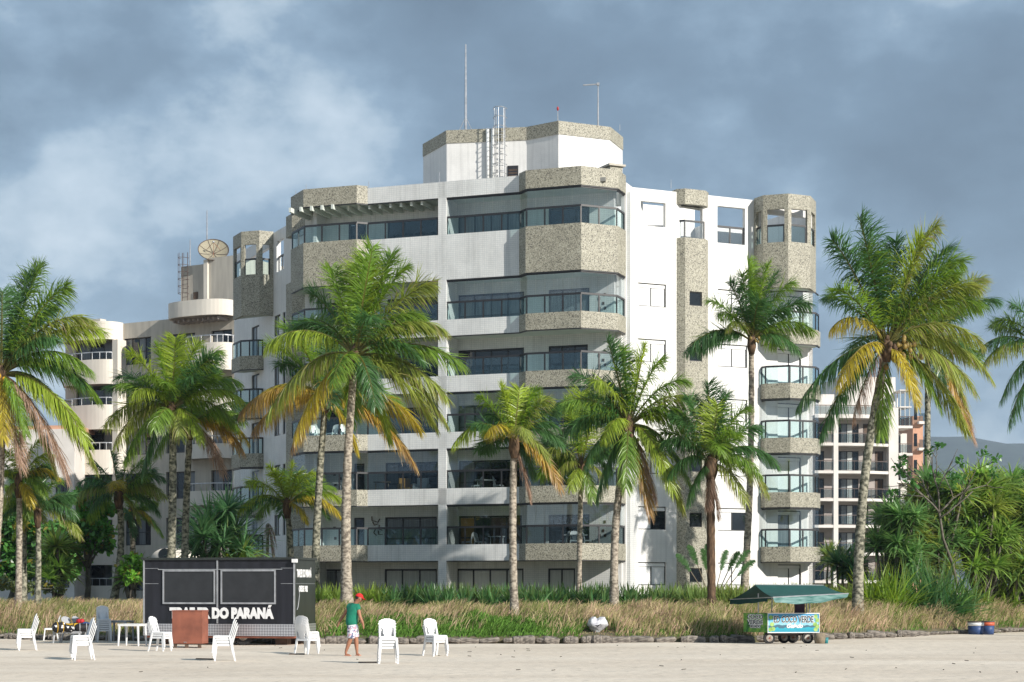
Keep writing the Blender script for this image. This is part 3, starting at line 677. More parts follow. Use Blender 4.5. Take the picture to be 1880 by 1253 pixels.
# antennas
def pole(name, px_, y0, y1, Y, r, label, cat, mat='steel', z0=None):
    q = at(px_, y0, Y); t = at(px_, y1, Y)
    o = empty(name, (q.x, q.y, q.z), label, cat)
    MB().tube([q, q + (t - q) * 0.45, t], [r, r * 0.9, r * 0.5], 7).build('mast', mat, o); return o, q, t
o, q, t = pole('lightning_mast', 855, 245, 82, 99.5, 0.07, 'tall lightning mast on tripod legs above the roof tower', 'mast', 'trim_alu')
for an in (200, 340, 90): MB().tube([q + Vector((0, 0, 0.9)), q + Vector((0.5 * math.cos(R(an)), 0.5 * math.sin(R(an)), -0.15))], 0.018, 5).build('leg', 'steel', o)
o, q, t = pole('tv_antenna', 1098, 232, 155, 97.5, 0.045, 'tall roof antenna with a horizontal arm pointing left', 'antenna')
MB().tube([t, t + Vector((-0.8, 0, -0.05))], 0.035, 6).build('arm', 'trim_alu', o); MB().box(t, (0.14, 0.14, 0.14)).build('clamp', 'steel', o)
o, q, t = pole('beacon_light', 1024, 226, 204, 96.8, 0.03, 'short pole with red beacon lamp on roof tower corner', 'beacon')
MB().ball(t + Vector((0, 0, 0.12)), 0.075, 8, 6, (0.8, 0.8, 1.6)).build('lamp', 'red_lamp', o, True)
for i, (px_, y0, y1, Y, lb_) in enumerate([(562, 356, 338, 97.5, 'left end of the roof edge'), (543, 366, 350, 98.5, 'farthest left corner of the stone band'), (677, 348, 332, 96, 'join of stone band and tiled parapet'), (807, 338, 316, 95, 'parapet before the roof tower'),
                                       (1232, 346, 330, 95, 'white parapet left of the stair column'), (1138, 240, 228, 97.5, 'right corner of the roof tower')]):
    pole('lightning_rod', px_, y0, y1, Y, 0.018, 'thin lightning rod on the ' + lb_, 'rod', 'trim_alu')
# chimney-like vent on the bay roof
q = Vector((*hit(1128, B2, b_), 0))
v_ = empty('roof_vent', (q.x + 0.3, q.y + 1.0, 22.5), 'stone-clad vent box with slab lid behind the central bay parapet', 'vent')
MB().box((q.x - 0.1, q.y + 1.5, 23.0), (0.7, 1.2, 0.8), R(b_)).build('vent_body', 'granite', v_); MB().box((q.x - 0.1, q.y + 1.5, 23.46), (0.95, 1.45, 0.1), R(b_)).build('lid', 'taupe_paint', v_)
# decorative square openings on the balcony side walls
for k, z in enumerate(LV):
    q = Vector((*hit(1098, PI, a_), 0)) + NF * 0.012
    for (du, dz) in ((0, 1.7), (0.3, 1.9), (0.22, 1.45), (0.02, 1.2), (0.32, 1.2)):
        MB().obox(q + TF * du + Vector((0, 0, z + dz)), TF * 0.12, NF * 0.01, Vector((0, 0, 0.14))).build('square_opening', 'wood_brown', BLD)
    if k in (0, 1, 2):
        q = Vector((*hit(612, PI, a_), 0)) + NF * 0.012
        for (du, dz) in ((0, 1.75), (0.35, 1.5), (0.75, 1.75), (0.05, 1.2), (0.7, 1.2)):
            MB().obox(q + TF * du + Vector((0, 0, z + dz)), TF * 0.15, NF * 0.01, Vector((0, 0, 0.15))).build('square_opening', 'wood_brown', BLD)
q = Vector((*hit(680, PI, a_), LV[0] + 1.2)) + NF * 0.03
br_ = empty('wall_birds', tuple(q), 'dark wall sculpture of flying birds on the first floor balcony', 'sculpture')
for (dx, dz, an) in ((0.1, 1.0, 40), (0.25, 0.75, 70), (0.45, 0.9, 110), (0.5, 0.55, 30), (0.2, 0.35, 10), (0.5, 0.25, 50)):
    c = q + TF * dx + Vector((0, 0, dz))
    for s_ in (1, -1):
        e_ = c + TF * 0.22 * math.cos(R(an + s_ * 50)) + Vector((0, 0, 0.22 * math.sin(R(an + s_ * 50))))
        MB().bar(c, e_, 0.03, 0.06, tuple(NF)).build('wing', 'wood_brown', br_)

# ------------------------------------------------------------------ cream building on the left
CBL = empty('cream_apartment_building', (-24, 133, GZ), 'cream apartment building with curved balconies left of the tall white one', 'building')
ca_ = -30; Yc = 129.0; KC = Yc / 116.0
def zc(z): return CH + (z - CH) * KC
M0 = ((280 - 940) / F * Yc, Yc)
def mc(px): return hit(px, M0, ca_)
TC, NC = dvec(ca_), nvec(ca_)
def arc(c, r, a0, a1, n): return [(c[0] + r * math.cos(R(a0 + (a1 - a0) * i / n)), c[1] + r * math.sin(R(a0 + (a1 - a0) * i / n))) for i in range(n + 1)]
CL = [zc(16.62 - 2.9 * k) for k in range(6)]
cw0, cw1 = mc(120), mc(440)
def uc(px): return ulen(cw0, mc(px))
ch = []; cwn = []
for z in CL:
    for p0, p1, nc in ((228, 277, 4), (305, 358, 3), (388, 426, 2), (140, 212, 3)):
        z0 = z - 0.35 if p0 != 140 else z - 0.9
        h = (uc(p0), uc(p1), z0, z + 1.55); ch.append(h); cwn.append((*h, nc))
wall(cw0, cw1, GZ - 0.3, zc(19.0), 0.3, ch, 'facade_wall', 'taupe_paint', CBL)
for u0, u1, z0, z1, nc in cwn: window(cw0, TC, u0, u1, z0, z1, 0.2, CBL, nc, 2 if nc == 4 else 1, 'dark_pane', 0.06, panes=(['dim_curtain', 'dark_pane', 'dim_curtain', 'dark_pane'][:nc]))
MB().prism([tuple((Vector((*cw0, 0)) - NC * 0.4)[:2]), tuple((Vector((*cw1, 0)) - NC * 0.4)[:2]), tuple((Vector((*cw1, 0)) - NC * 11)[:2]), tuple((Vector((*cw0, 0)) - NC * 11)[:2])], GZ - 0.3, zc(18.9)).build('building_core', 'mauve_paint', CBL)
def curved_balcony(pxa, pxb, bulge, z0, z1, name, mat, th=0.15, n=22, rail=True):
    pa, pb = Vector((*mc(pxa), 0)), Vector((*mc(pxb), 0)); pts = []
    for i in range(n + 1):
        th_ = math.pi * i / n; s_ = 0.5 - 0.5 * math.copysign(abs(math.cos(th_)) ** 0.75, math.cos(th_)); k = math.sin(th_) ** 0.62 if 0 < i < n else 0
        q = pa + (pb - pa) * s_ + NC * bulge * k; pts.append((q.x, q.y))
    o_ = MB().strip(pts, z0, z1, th).build(name, mat, CBL)
    MB().prism(offset(pts, -0.1), z0 + 0.05, z0 + 0.22).build('balcony_floor', 'mauve_paint', CBL)
    if rail:
        r_ = MB().strip(offset(pts, -0.05), z1 + 0.48, z1 + 0.55, 0.06).build('railing', 'trim_alu', CBL)
        q = offset(pts, -0.06)
        for i in range(1, n, 2): MB().tube([(*q[i], z1), (*q[i], z1 + 0.5)], 0.02, 5).build('post', 'trim_alu', r_)
    return pts
for k, z in enumerate(CL):
    curved_balcony(130, 226, 1.6, z - 1.75, z, 'curved_parapet', 'cream_paint')
    curved_balcony(352, 437, 1.5, z - 1.35, z + 0.62 - 0.1, 'curved_parapet', 'cream_paint') if k == 0 else curved_balcony(352, 437, 1.5, z - 0.95, z + 0.05, 'curved_parapet', 'cream_paint')
    MB().obox((*mc(222), z - 1.9), TC * 0.5, NC * 0.9, Vector((0, 0, 3.3))).build('pier', 'cream_paint', CBL)
curved_balcony(130, 226, 1.7, zc(17.9), zc(19.05), 'curved_cornice', 'cream_paint', rail=False)
q0 = mc(140)
MB().obox((*q0, zc(19.05)), TC * 2.6, NC * 0.5, Vector((0, 0, 0.12))).build('roof_frame', 'cream_paint', CBL)
for u in (0.0, 2.0): MB().obox(Vector((*q0, zc(19.05) - 0.15)) + TC * u, TC * 0.6, NC * 0.48, Vector((0, 0, 0.16))).build('frame_post', 'cream_paint', CBL)
MB().obox(Vector((*q0, zc(19.05) + 0.12)) + NC * 0.02, TC * 2.9, NC * 0.6, Vector((0, 0, 0.22))).build('roof_frame', 'cream_paint', CBL)
curved_balcony(325, 437, 1.9, zc(18.75), zc(19.72), 'curved_cornice', 'cream_paint', rail=False)
for i in range(10):
    q = Vector((*mc(338 + i * 9), zc(18.52))); MB().obox(q, NC * 1.2, TC * 0.1, Vector((0, 0, 0.2))).build('eaves_beam', 'mauve_paint', CBL)
# roof tower of the cream building
tz = zof(478, 127.5)
w0, w1, w2, w3 = [Vector((*mc(p), 0)) - NC * 0.35 for p in (326, 372, 379, 432)]
MB().prism([tuple((w0)[:2]), tuple(w1[:2]), tuple((w1 - NC * 6)[:2]), tuple((w0 - NC * 6)[:2])], zc(18.5), tz - 0.35).build('roof_tower', 'taupe_paint', CBL)
MB().prism([tuple((w1 + NC * 0.25)[:2]), tuple((w2 + NC * 0.25)[:2]), tuple((w2 - NC * 6)[:2]), tuple((w1 - NC * 6)[:2])], zc(18.5), tz - 0.1).build('corner_pillar', 'cream_paint', CBL)
MB().prism([tuple((w2 + NC * 0.1)[:2]), tuple((w3 + NC * 0.1)[:2]), tuple((w3 - NC * 6)[:2]), tuple((w2 - NC * 6)[:2])], zc(18.5), tz).build('roof_tower', 'taupe_paint', CBL)
MB().obox(Vector((*mc(350), zof(552, 128))) - NC * 0.33, TC * 0.38, NC * 0.04, Vector((0, 0, 0.5))).build('vent_grille', 'wood_brown', CBL)
q = Vector((*mc(338), 0)) - NC * 0.1
cage_ladder(q, TC, NC, zc(19.6), tz - 0.3, tz + 0.55, 'rusty_steel', 'dark caged ladder on the cream building roof tower')
o, q, t = pole('radio_mast', 380, 482, 387, 132, 0.06, 'white mast behind the satellite dish', 'mast', 'trim_alu')
pole('short_mast', 349, 490, 440, 131, 0.05, 'thin mast beside the dark caged ladder', 'mast', 'trim_alu')
# satellite dish
dq = Vector((*mc(392), 0)) - NC * 1.1; dc = at(392, 460, dq.y)
D = empty('satellite_dish', (dc.x, dc.y, tz), 'large mesh satellite dish on the cream building roof', 'satellite dish')
ax = Vector((0.12, -0.78, 0.60)).normalized(); e1 = ax.cross(Vector((0, 0, 1))).normalized(); e2 = e1.cross(ax)
def dp_(r, an, off=0.0): return dc + (e1 * math.cos(an) + e2 * math.sin(an)) * r + ax * (0.32 * r * r - 0.3 + off)
vs, fs = [], []
for i in range(7):
    for j in range(28): vs.append(dp_(1.06 * i / 6, 2 * math.pi * j / 28))
for i in range(6):
    for j in range(28): fs.append((i * 28 + j, i * 28 + (j + 1) % 28, (i + 1) * 28 + (j + 1) % 28, (i + 1) * 28 + j))
MB().add(vs, fs).build('reflector', 'dish_mesh', D, True)
MB().tube([dp_(1.06, 2 * math.pi * j / 28, 0.01) for j in range(29)], 0.03, 5).build('rim', 'rusty_steel', D)
for j in range(8): MB().tube([dp_(0.05 + 1.0 * i / 5, 2 * math.pi * (j + 0.5) / 8, 0.02) for i in range(6)], 0.02, 4).build('rib', 'rusty_steel', D)
for j in range(3): MB().tube([dp_(0.55, 2 * math.pi * j / 3 + 0.5), dc + ax * 0.75], 0.015, 4).build('feed_strut', 'rust_orange', D)
MB().ball(dc + ax * 0.78, 0.08, 8, 6).build('feed_horn', 'trim_alu', D, True)
MB().tube([dc - ax * 0.28, dc - ax * 0.3 + Vector((0, 0.1, -0.35)), (dc.x, dc.y + 0.15, tz - 0.02)], 0.06, 6).build('stand', 'rust_orange', D)

# ------------------------------------------------------------------ white building far right
WB = empty('white_balcony_building', (33, 188, GZ), 'distant white apartment building with dark balcony railings behind the palms', 'building')
Yw = 183.0
W0 = ((1500 - 940) / F * Yw, Yw)
def wp(px): return hit(px, W0, 6)
TW, NW = dvec(6), nvec(6)
wr = wp(1640); zw = [zof(y, Yw) for y in (762, 813, 864, 915, 964, 1015, 1066)]
bw0 = Vector((*wp(1496), 0)) - NW * 1.8; bw1 = Vector((*wp(1646), 0)) - NW * 1.8
def uw(px): return ulen(bw0, (bw0 + TW * (ulen(wp(1496), wp(px))))[:2])
holes = []; wl_ = []
for z in zw[1:]:
    for p0, p1, nc, pn in ((1506, 1522, 2, 'dark_pane'), (1543, 1586, 4, 'dim_curtain'), (1594, 1604, 1, 'wood_brown'), (1616, 1632, 2, 'wood_brown')):
        holes.append((uw(p0), uw(p1), z + 0.1, z + 2.1)); wl_.append((uw(p0), uw(p1), z + 0.1, z + 2.1, nc, pn))
wall(bw0[:2], bw1[:2], GZ - 0.5, zw[0] - 0.05, 0.25, holes, 'back_wall', 'mauve_paint', WB)
for u0, u1, z0, z1, nc, pn in wl_: window(bw0, TW, u0, u1, z0, z1, 0.1, WB, nc, 1, pn, 0.07, panes=(['dark_pane', 'dim_curtain', 'curtain', 'dark_pane'][:nc] if nc == 4 else None))
MB().prism([tuple((bw0 - NW * 0.3)[:2]), tuple((bw1 - NW * 0.3)[:2]), tuple((bw1 - NW * 12)[:2]), tuple((bw0 - NW * 12)[:2])], GZ - 0.5, zw[0] + 0.02).build('building_core', 'pale_paint', WB)
bpts = [wp(1496), wp(1590), tuple((Vector((*wp(1636), 0)) - NW * 0.9)[:2])]
for z in zw:
    MB().prism(bpts + [tuple(bw1[:2]), tuple(bw0[:2])], z - 0.28, z).build('balcony_slab', 'pale_paint', WB)
    rl = MB().strip(offset(bpts, -0.08), z + 0.95, z + 1.03, 0.07).build('railing', 'rusty_steel', WB)
    q = offset(bpts, -0.09)
    for i in range(len(q) - 1):
        n = 9 if i == 0 else 4
        for k in range(n):
            p_ = Vector((*q[i], 0)).lerp(Vector((*q[i + 1], 0)), k / n); p2 = Vector((*q[i], 0)).lerp(Vector((*q[i + 1], 0)), (k + 1) / n)
            MB().tube([(p_.x, p_.y, z), (p_.x, p_.y, z + 0.95)], 0.025, 4).build('post', 'rusty_steel', rl)
            MB().bar(p_ + Vector((0, 0, z + 0.5)), p2 + Vector((0, 0, z + 0.5)), 0.012, 0.8).build('pane', 'smoke_glass', rl)
for p0, p1 in ((1530.5, 1539),):
    q = Vector((*wp(p0), 0)); MB().obox(q + NW * 0.02 + Vector((0, 0, GZ - 0.5)), Vector((*wp(p1), 0)) - q, -NW * 0.6, Vector((0, 0, zw[0] - GZ + 0.5))).build('column', 'pale_paint', WB)
q = Vector((*wp(1637), 0)) - NW * 0.9
MB().obox(q + Vector((0, 0, GZ - 0.5)), TW * 1.0, -NW * 6, Vector((0, 0, zw[0] + 0.9 - GZ + 0.5))).build('pier', 'pale_paint', WB)
q2 = q + TW * 1.0 - NW * 0.8
for z in [zz - 0.9 for zz in zw]:
    MB().obox(q2 + Vector((0, 0, z - 0.2)), TW * 1.75, -NW * 3, Vector((0, 0, 0.25))).build('balcony_slab', 'pale_paint', WB)
    rl = MB().obox(q2 + TW * 0.03 + Vector((0, 0, z + 0.95)), TW * 1.68, -NW * 0.07, Vector((0, 0, 0.07))).build('railing', 'rusty_steel', WB)
    for k in range(6): MB().obox(q2 + TW * (0.05 + k * 0.32) + Vector((0, 0, z + 0.05)), TW * 0.03, -NW * 0.03, Vector((0, 0, 0.9))).build('post', 'rusty_steel', rl)
    MB().obox(q2 + TW * 0.05 - NW * 0.04 + Vector((0, 0, z + 0.1)), TW * 1.62, -NW * 0.012, Vector((0, 0, 0.8))).build('pane', 'smoke_glass', rl)
    window(tuple((q2 - NW * 1.6)[:2]), TW, 0.1, 1.0, z + 0.1, z + 2.0, 0.0, WB, 2, 1, 'dark_pane', 0.06)
MB().obox(q2 - NW * 1.7 + Vector((0, 0, GZ - 0.5)), TW * 1.7, -NW * 5, Vector((0, 0, zw[0] - 1 - GZ))).build('side_wall', 'pale_paint', WB)
rp = [Vector((*wp(p), 0)) - NW * d for p, d in ((1560, 3.5), (1664, 3.5), (1664, 10), (1560, 10))]
MB().prism([tuple(p[:2]) for p in rp], zw[0], zof(690, 186)).build('roof_room', 'pale_paint', WB)
rp2 = [Vector((*wp(p), 0)) - NW * d for p, d in ((1500, 4), (1560, 4), (1560, 9), (1500, 9))]
MB().prism([tuple(p[:2]) for p in rp2], zw[0], zof(722, 186)).build('roof_room', 'pale_paint', WB)
for i in range(5):
    p_ = Vector((*wp(1664 + (i % 3) * 8.5), 0)) - NW * (2.0 if i < 3 else 4.5)
    MB().obox(p_ + Vector((0, 0, zw[0] - 1)), TW * 0.1, -NW * 0.1, Vector((0, 0, zof(716, 185) - zw[0] + 1))).build('conservatory_post', 'pale_paint', WB)
p_ = Vector((*wp(1663), 0)) - NW * 1.9
for yy in (716, 747): MB().obox(p_ + Vector((0, 0, zof(yy, 185))), TW * 1.25, -NW * 2.7, Vector((0, 0, 0.12))).build('conservatory_beam', 'pale_paint', WB)
MB().obox(p_ - NW * 0.06 + Vector((0, 0, zw[0] - 0.9)), TW * 1.2, -NW * 0.02, Vector((0, 0, zof(716, 185) - zw[0] + 0.85))).build('pane', 'clear_glass', WB)
OB = empty('orange_building', (43, 205, GZ), 'sliver of orange apartment building beside the distant white one', 'building')
p_ = at(1676, 1082, 200)
MB().obox((p_.x, 200, GZ - 0.5), TW * 1.15, -NW * 8, Vector((0, 0, zof(764, 200) - GZ + 0.5))).build('facade_wall', 'orange_paint', OB)
for z in (20.2, 17.3, 14.4, 11.5, 8.6):
    MB().obox((p_.x + 0.55, 199.4, z - 0.2), TW * 0.85, -NW * 1.5, Vector((0, 0, 0.3))).build('balcony_slab', 'pale_paint', OB)
    MB().obox((p_.x + 0.6, 199.5, z + 0.1), TW * 0.75, -NW * 0.03, Vector((0, 0, 0.9))).build('balcony_glass', 'smoke_glass', OB)
    MB().obox((p_.x + 0.12, 199.97, z + 0.3), TW * 0.35, -NW * 0.03, Vector((0, 0, 1.4))).build('window', 'dark_pane', OB)
# pale house far left behind the trees
HB = empty('pale_house', (-42, 130, GZ), 'pale house with dark windows mostly hidden behind the trees at the far left', 'house')
h0 = at(-40, 1082, 128); 
wall((h0.x, 128), (h0.x + 7, 127), 0.5, zof(790, 128), 0.3, [(0.6 + i * 1.7, 1.6 + i * 1.7, zz, zz + 1.3) for i in range(4) for zz in (2.0, 5.0, 8.2)], 'facade_wall', 'pale_paint', HB)
for i in range(4):
    for zz in (2.0, 5.0, 8.2): window((h0.x, 128), Vector((7, -1, 0)), 0.6 + i * 1.7, 1.6 + i * 1.7, zz, zz + 1.3, 0.1, HB, 2, 1)
MB().prism([(h0.x - 0.3, 128.2), (h0.x + 7.3, 127.1), (h0.x + 7.3, 137), (h0.x - 0.3, 137)], zof(790, 128), zof(783, 128)).build('roof', 'orange_paint', HB)
MB().prism([(h0.x, 128.5), (h0.x + 7, 127.5), (h0.x + 7, 136.8), (h0.x, 136.8)], 0.5, zof(791, 128)).build('house_core', 'pale_paint', HB)

# ------------------------------------------------------------------ plants: numpy ribbons
def np_obj(name, V, Q, cols, mat, parent=None, loc=(0, 0, 0), smooth=True):
    V = np.asarray(V, np.float32).reshape(-1, 3); Q = np.asarray(Q, np.int32).reshape(-1, 4)
    me = bpy.data.meshes.new(name); me.vertices.add(len(V)); me.vertices.foreach_set('co', V.ravel())
    me.loops.add(Q.size); me.loops.foreach_set('vertex_index', Q.ravel())
    me.polygons.add(len(Q)); me.polygons.foreach_set('loop_start', np.arange(0, Q.size, 4, dtype=np.int32))
    me.update(calc_edges=True)
    if cols is not None:
        at_ = me.color_attributes.new('Col', 'FLOAT_COLOR', 'POINT'); c4 = np.ones((len(V), 4), np.float32); c4[:, :3] = np.clip(cols.reshape(-1, 3), 0.004, 1)
        at_.data.foreach_set('color', c4.ravel())
    if smooth: me.polygons.foreach_set('use_smooth', np.ones(len(Q), bool))
    me.materials.append(MATS[mat])
    o = bpy.data.objects.new(name, me); COL.objects.link(o); o.location = loc
    if parent: o.parent = parent
    return o
def ribbons(C, Wd, col):
    """C centre lines (N,R,3), Wd half-width vectors (N,R,3), col (N,R,3) -> verts, quads, cols"""
    N, Rr = C.shape[:2]
    V = np.stack([C - Wd, C + Wd], 2).reshape(-1, 3); cc = np.repeat(col[:, :, None, :], 2, 2).reshape(-1, 3)
    b = (np.arange(N)[:, None] * Rr + np.arange(Rr - 1)[None]) * 2
    Q = np.stack([b, b + 1, b + 3, b + 2], -1).reshape(-1, 4)
    return V, Q, cc
def nrm(a): return a / np.maximum(np.linalg.norm(a, axis=-1, keepdims=True), 1e-9)
def join(parts):
    Vs, Qs, Cs = [], [], []; k = 0
    for V, Q, C in parts: Vs.append(V); Qs.append(Q + k); Cs.append(C); k += len(V)
    return np.concatenate(Vs), np.concatenate(Qs), np.concatenate(Cs)
GREENS = {'g': (0.175, 0.30, 0.048), 'd': (0.080, 0.180, 0.058), 'l': (0.32, 0.42, 0.058), 'y': (0.50, 0.44, 0.060), 'o': (0.50, 0.36, 0.065), 'b': (0.40, 0.28, 0.21), 'm': (0.27, 0.335, 0.075)}
def frond(tip, rise, kind, hang, r, leaf=0.95, side0=0.16, wind=(0.10, 0.0, 0.0), fold=0.25, dens=1.0):
    """one coconut frond as ribbons, from the crown (0,0,0) to tip"""
    tip = np.array(tip, float); L = np.linalg.norm(tip) * 1.08
    c1 = tip * 0.34 + np.array([0, 0, rise * 0.75]); c2 = tip * 0.78 + np.array([0, 0, rise * 0.55])
    def bez(t):
        t = t[:, None]; return 3 * (1 - t) ** 2 * t * c1 + 3 * (1 - t) * t ** 2 * c2 + t ** 3 * tip
    base = np.array(GREENS[kind])
    tt = np.linspace(0, 1, 15); P = bez(tt)
    T = nrm(np.gradient(P, axis=0)); up = np.array([0.02, -0.03, 1.0]); 
    hz = nrm(np.array([tip[0], tip[1], 0.0]) + 1e-6)
    flat_up = np.where(np.abs(T[:, 2:3]) > 0.96, -np.sign(T[:, 2:3]) * hz[None], up[None])
    S_ = nrm(np.cross(T, flat_up)); N_ = np.cross(S_, T)
    roll = r.uniform(-0.5, 0.5); 
    S2 = S_ * math.cos(roll) + N_ * math.sin(roll); N_ = -S_ * math.sin(roll) + N_ * math.cos(roll); S_ = S2
    rw = (0.055 * (1 - tt) ** 0.8 + 0.010)[:, None] * (L / 4)
    rc = np.array([0.20, 0.19, 0.055]) if kind in 'gdlm' else np.array([0.34, 0.26, 0.05]) if kind in 'yo' else np.array([0.2, 0.13, 0.08])
    rcol = np.repeat(rc[None, None], 15, 1)
    parts = [ribbons(P[None], (S_ * rw)[None], rcol), ribbons(P[None] , (N_ * rw * 0.8)[None], rcol)]
    n = int((52 + 25 * L) * dens)
    for sd in (-1, 1):
        t = np.linspace(side0, 0.995, n) + r.uniform(-0.006, 0.006, n); t = np.clip(t, 0.05, 0.999)
        p = bez(t); f = t * 14; i0 = np.clip(f.astype(int), 0, 13); w_ = (f - i0)[:, None]
        Tt = nrm(T[i0] * (1 - w_) + T[i0 + 1] * w_); St = nrm(S_[i0] * (1 - w_) + S_[i0 + 1] * w_); Nt = nrm(N_[i0] * (1 - w_) + N_[i0 + 1] * w_)
        prof = np.clip(np.sin(math.pi * np.clip((t - side0 * 0.3) / 1.12, 0, 1)) ** 0.55, 0.25, 1) * (1 - 0.35 * np.clip((t - 0.7) / 0.3, 0, 1))
        ln = leaf * 1.30 * (L / 4.0) ** 0.5 * prof * r.uniform(0.82, 1.1, n)
        fw = 0.45 + 0.75 * t ** 2 + r.normal(0, 0.16, n)
        d0 = nrm(St * sd + Tt * fw[:, None] + Nt * (fold + r.normal(0, 0.22, n))[:, None])
        g = (hang + r.normal(0.05, 0.22, n)) * (0.55 + 0.45 * np.abs(np.cos(0)))
        dn_ = np.array([0, 0, -1.0]); wd = np.array(wind)
        rows = []
        pc = p.copy(); d = d0.copy(); seg_ = [0.0, 0.30, 0.36, 0.34]
        for k in range(4):
            if k: d = nrm(d + (dn_ * 1.0 + wd)[None] * (g * 0.62)[:, None]); pc = pc + d * (ln * seg_[k])[:, None]
            rows.append(pc.copy())
        Cn = np.stack(rows, 1)
        wv = nrm(np.cross(d0, nrm(Nt + r.normal(0, 0.45, (n, 3)))))
        ww = (0.0165 + 0.009 * r.random(n)) * (0.6 + 0.4 * prof) * (L / 4) ** 0.4
        if kind == 'b': ww = ww * 0.6
        W_ = wv[:, None, :] * (ww[:, None] * np.array([0.55, 1.0, 0.75, 0.06])[None])[:, :, None]
        col = base[None, None] * r.uniform(0.65, 1.35, (n, 1, 1)) * np.ones((1, 4, 1))
        if kind in 'lmyg':
            yv = np.array(GREENS['y' if kind != 'y' else 'o']); k_ = np.clip(np.array([0, 0.05, 0.15, 0.4])[None, :, None] * r.uniform(0.2, 1.3, (n, 1, 1)) * (0.95 if kind in 'ym' else 0.5), 0, 1)
            col = col * (1 - k_) + yv * k_
        if kind in 'yom':
            k_ = np.clip((r.random((n, 1, 1)) < 0.13) * np.array([0.1, 0.4, 0.8, 1.0])[None, :, None], 0, 1); col = col * (1 - k_) + np.array(GREENS['b']) * k_
        if kind == 'o':
            k_ = np.clip((t[:, None, None] - 0.45) * 1.8, 0, 1) * r.uniform(0.3, 1, (n, 1, 1)); col = col * (1 - k_) + np.array(GREENS['b']) * k_
        parts.append(ribbons(Cn, W_, col))
    return join(parts)
def palm(label, base, crown, Y, fr, frond_px, r0=0.17, r1=0.12, bend=0.0, mat='trunk_bark', nuts=None, seed=1, filler=6, leaf=0.95, bare=False, sk=None):
    """base, crown in photo pixels; fr = list of (tip dx, tip dy in px, depth m, rise m, kind, hang)"""
    r = np.random.default_rng(seed); ppm = F / Y
    Bp = at(base[0], base[1], Y); Bp.z = min(Bp.z, ground_z(Bp.x, Y) - 0.05); Cp = at(crown[0], crown[1], Y)
    root = empty('coconut_palm', (Bp.x, Bp.y, Bp.z), label, 'palm tree', 'coconut palms along the beach front')
    n = 26; pts = []; rad = []
    for i in range(n + 1):
        t = i / n; q = Bp.lerp(Cp, t) + Vector((bend * math.sin(math.pi * t) / ppm, 0.15 * math.sin(2.2 * t), 0))
        pts.append(q); sw = 0.55 * math.exp(-t * 14)
        rad.append((r0 * (1 - t) + r1 * t) * (1 + sw) * (1.05 if i % 2 else 0.96) * (1 + 0.03 * math.sin(i * 2.7 + seed)))
    MB().tube(pts, rad, 10).build('trunk', mat, root, True)
    co = Cp - Bp
    # fibrous crown base
    MB().tube([Cp + Vector((0, 0, -0.55)), Cp + Vector((0, 0, -0.2)), Cp + Vector((0, 0, 0.15)), Cp + Vector((0, 0, 0.5))], [r1 * 1.0, r1 * 1.7, r1 * 1.5, 0.04], 9).build('crown_base', 'fibre', root, True)
    lst = [list(x) for x in fr]
    for i in range(filler + 3):
        an = r.uniform(0, 2 * math.pi); L = frond_px * r.uniform(0.7, 0.98); el = r.uniform(-0.25, 0.9)
        dx = math.cos(an) * L * math.cos(el * 0.8); dep = abs(math.sin(an)) * L / ppm * 0.9 * (1 if r.random() < 0.72 else -0.6)
        lst.append([dx, -L * math.sin(el), dep, L / ppm * (0.30 + 0.2 * (el < 0.3)), 'dg'[int(r.random() < 0.45)], 0.35])
    for i, (dx, dy, dep, rise, kind, hang) in enumerate(lst):
        if dep is None: dep = r.uniform(-0.9, 0.6)
        V, Q, C = frond((dx / ppm, dep, -dy / ppm), rise, kind, hang, r, leaf=leaf, fold=0.35 if dy < -60 else 0.15, wind=(0.22, 0.05, 0))
        np_obj('frond', V, Q, C, 'dry_leaf' if kind == 'b' else 'leaf', root, tuple(co))
    if nuts:
        for (dx, dy, m, rr) in nuts:
            c = Cp + Vector((dx / ppm, -0.25 + r.uniform(-0.12, 0.12), -dy / ppm)); MB().ball(c, rr, 8, 6, (0.9, 0.9, 1.12)).build('coconut', m, root, True)
    return root
rr_ = np.random.default_rng(5)
def nut_cluster(cx, cy, n, sx, sy, mat, rad=0.12): return [(cx + rr_.normal(0, sx), cy + rr_.normal(0, sy), mat, rad * rr_.uniform(0.8, 1.15)) for _ in range(n)]
N_ = None
# frond lists: tip offset from the crown in photo pixels (dx, dy down), depth, rise, colour, hang
palm('tall coconut palm with yellowing fronds just right of the black trailer', (637, 1112), (651, 655), 70, [
    (35, -200, -0.3, 0.4, 'g', .3), (-45, -165, 0.4, 0.5, 'g', .35), (95, -165, 0.2, 0.9, 'g', .35), (140, -135, 0.3, 1.0, 'm', .5), (15, -185, 0.8, 0.3, 'l', .25), (65, -195, 0.9, 0.5, 'g', .3),
    (-160, -15, -0.6, 1.6, 'l', .8), (165, -45, -0.4, 1.5, 'm', .6), (125, -75, 0.2, 1.3, 'g', .6), (198, 12, 0.5, 1.3, 'g', .6), (-120, -60, 0.9, 1.2, 'd', .5), (-85, -120, 0.8, 0.9, 'd', .4),
    (-165, 110, 0.4, 1.9, 'm', .9), (-105, 150, -1.1, 1.3, 'y', .9), (-30, 60, -2.2, 1.0, 'g', .7), (45, 100, -1.8, 1.2, 'd', .8), (150, 130, -0.6, 1.3, 'm', .8), (170, 75, 0.3, 1.3, 'm', .8), (165, 118, 0.7, 1.7, 'm', .8), (60, 150, 0.8, 1.0, 'l', .9), (-10, 120, 1.0, 1.0, 'g', .9)],
    195, 0.21, 0.13, -8, seed=11, filler=2, nuts=nut_cluster(-5, 25, 6, 8, 7, 'fibre', .1))
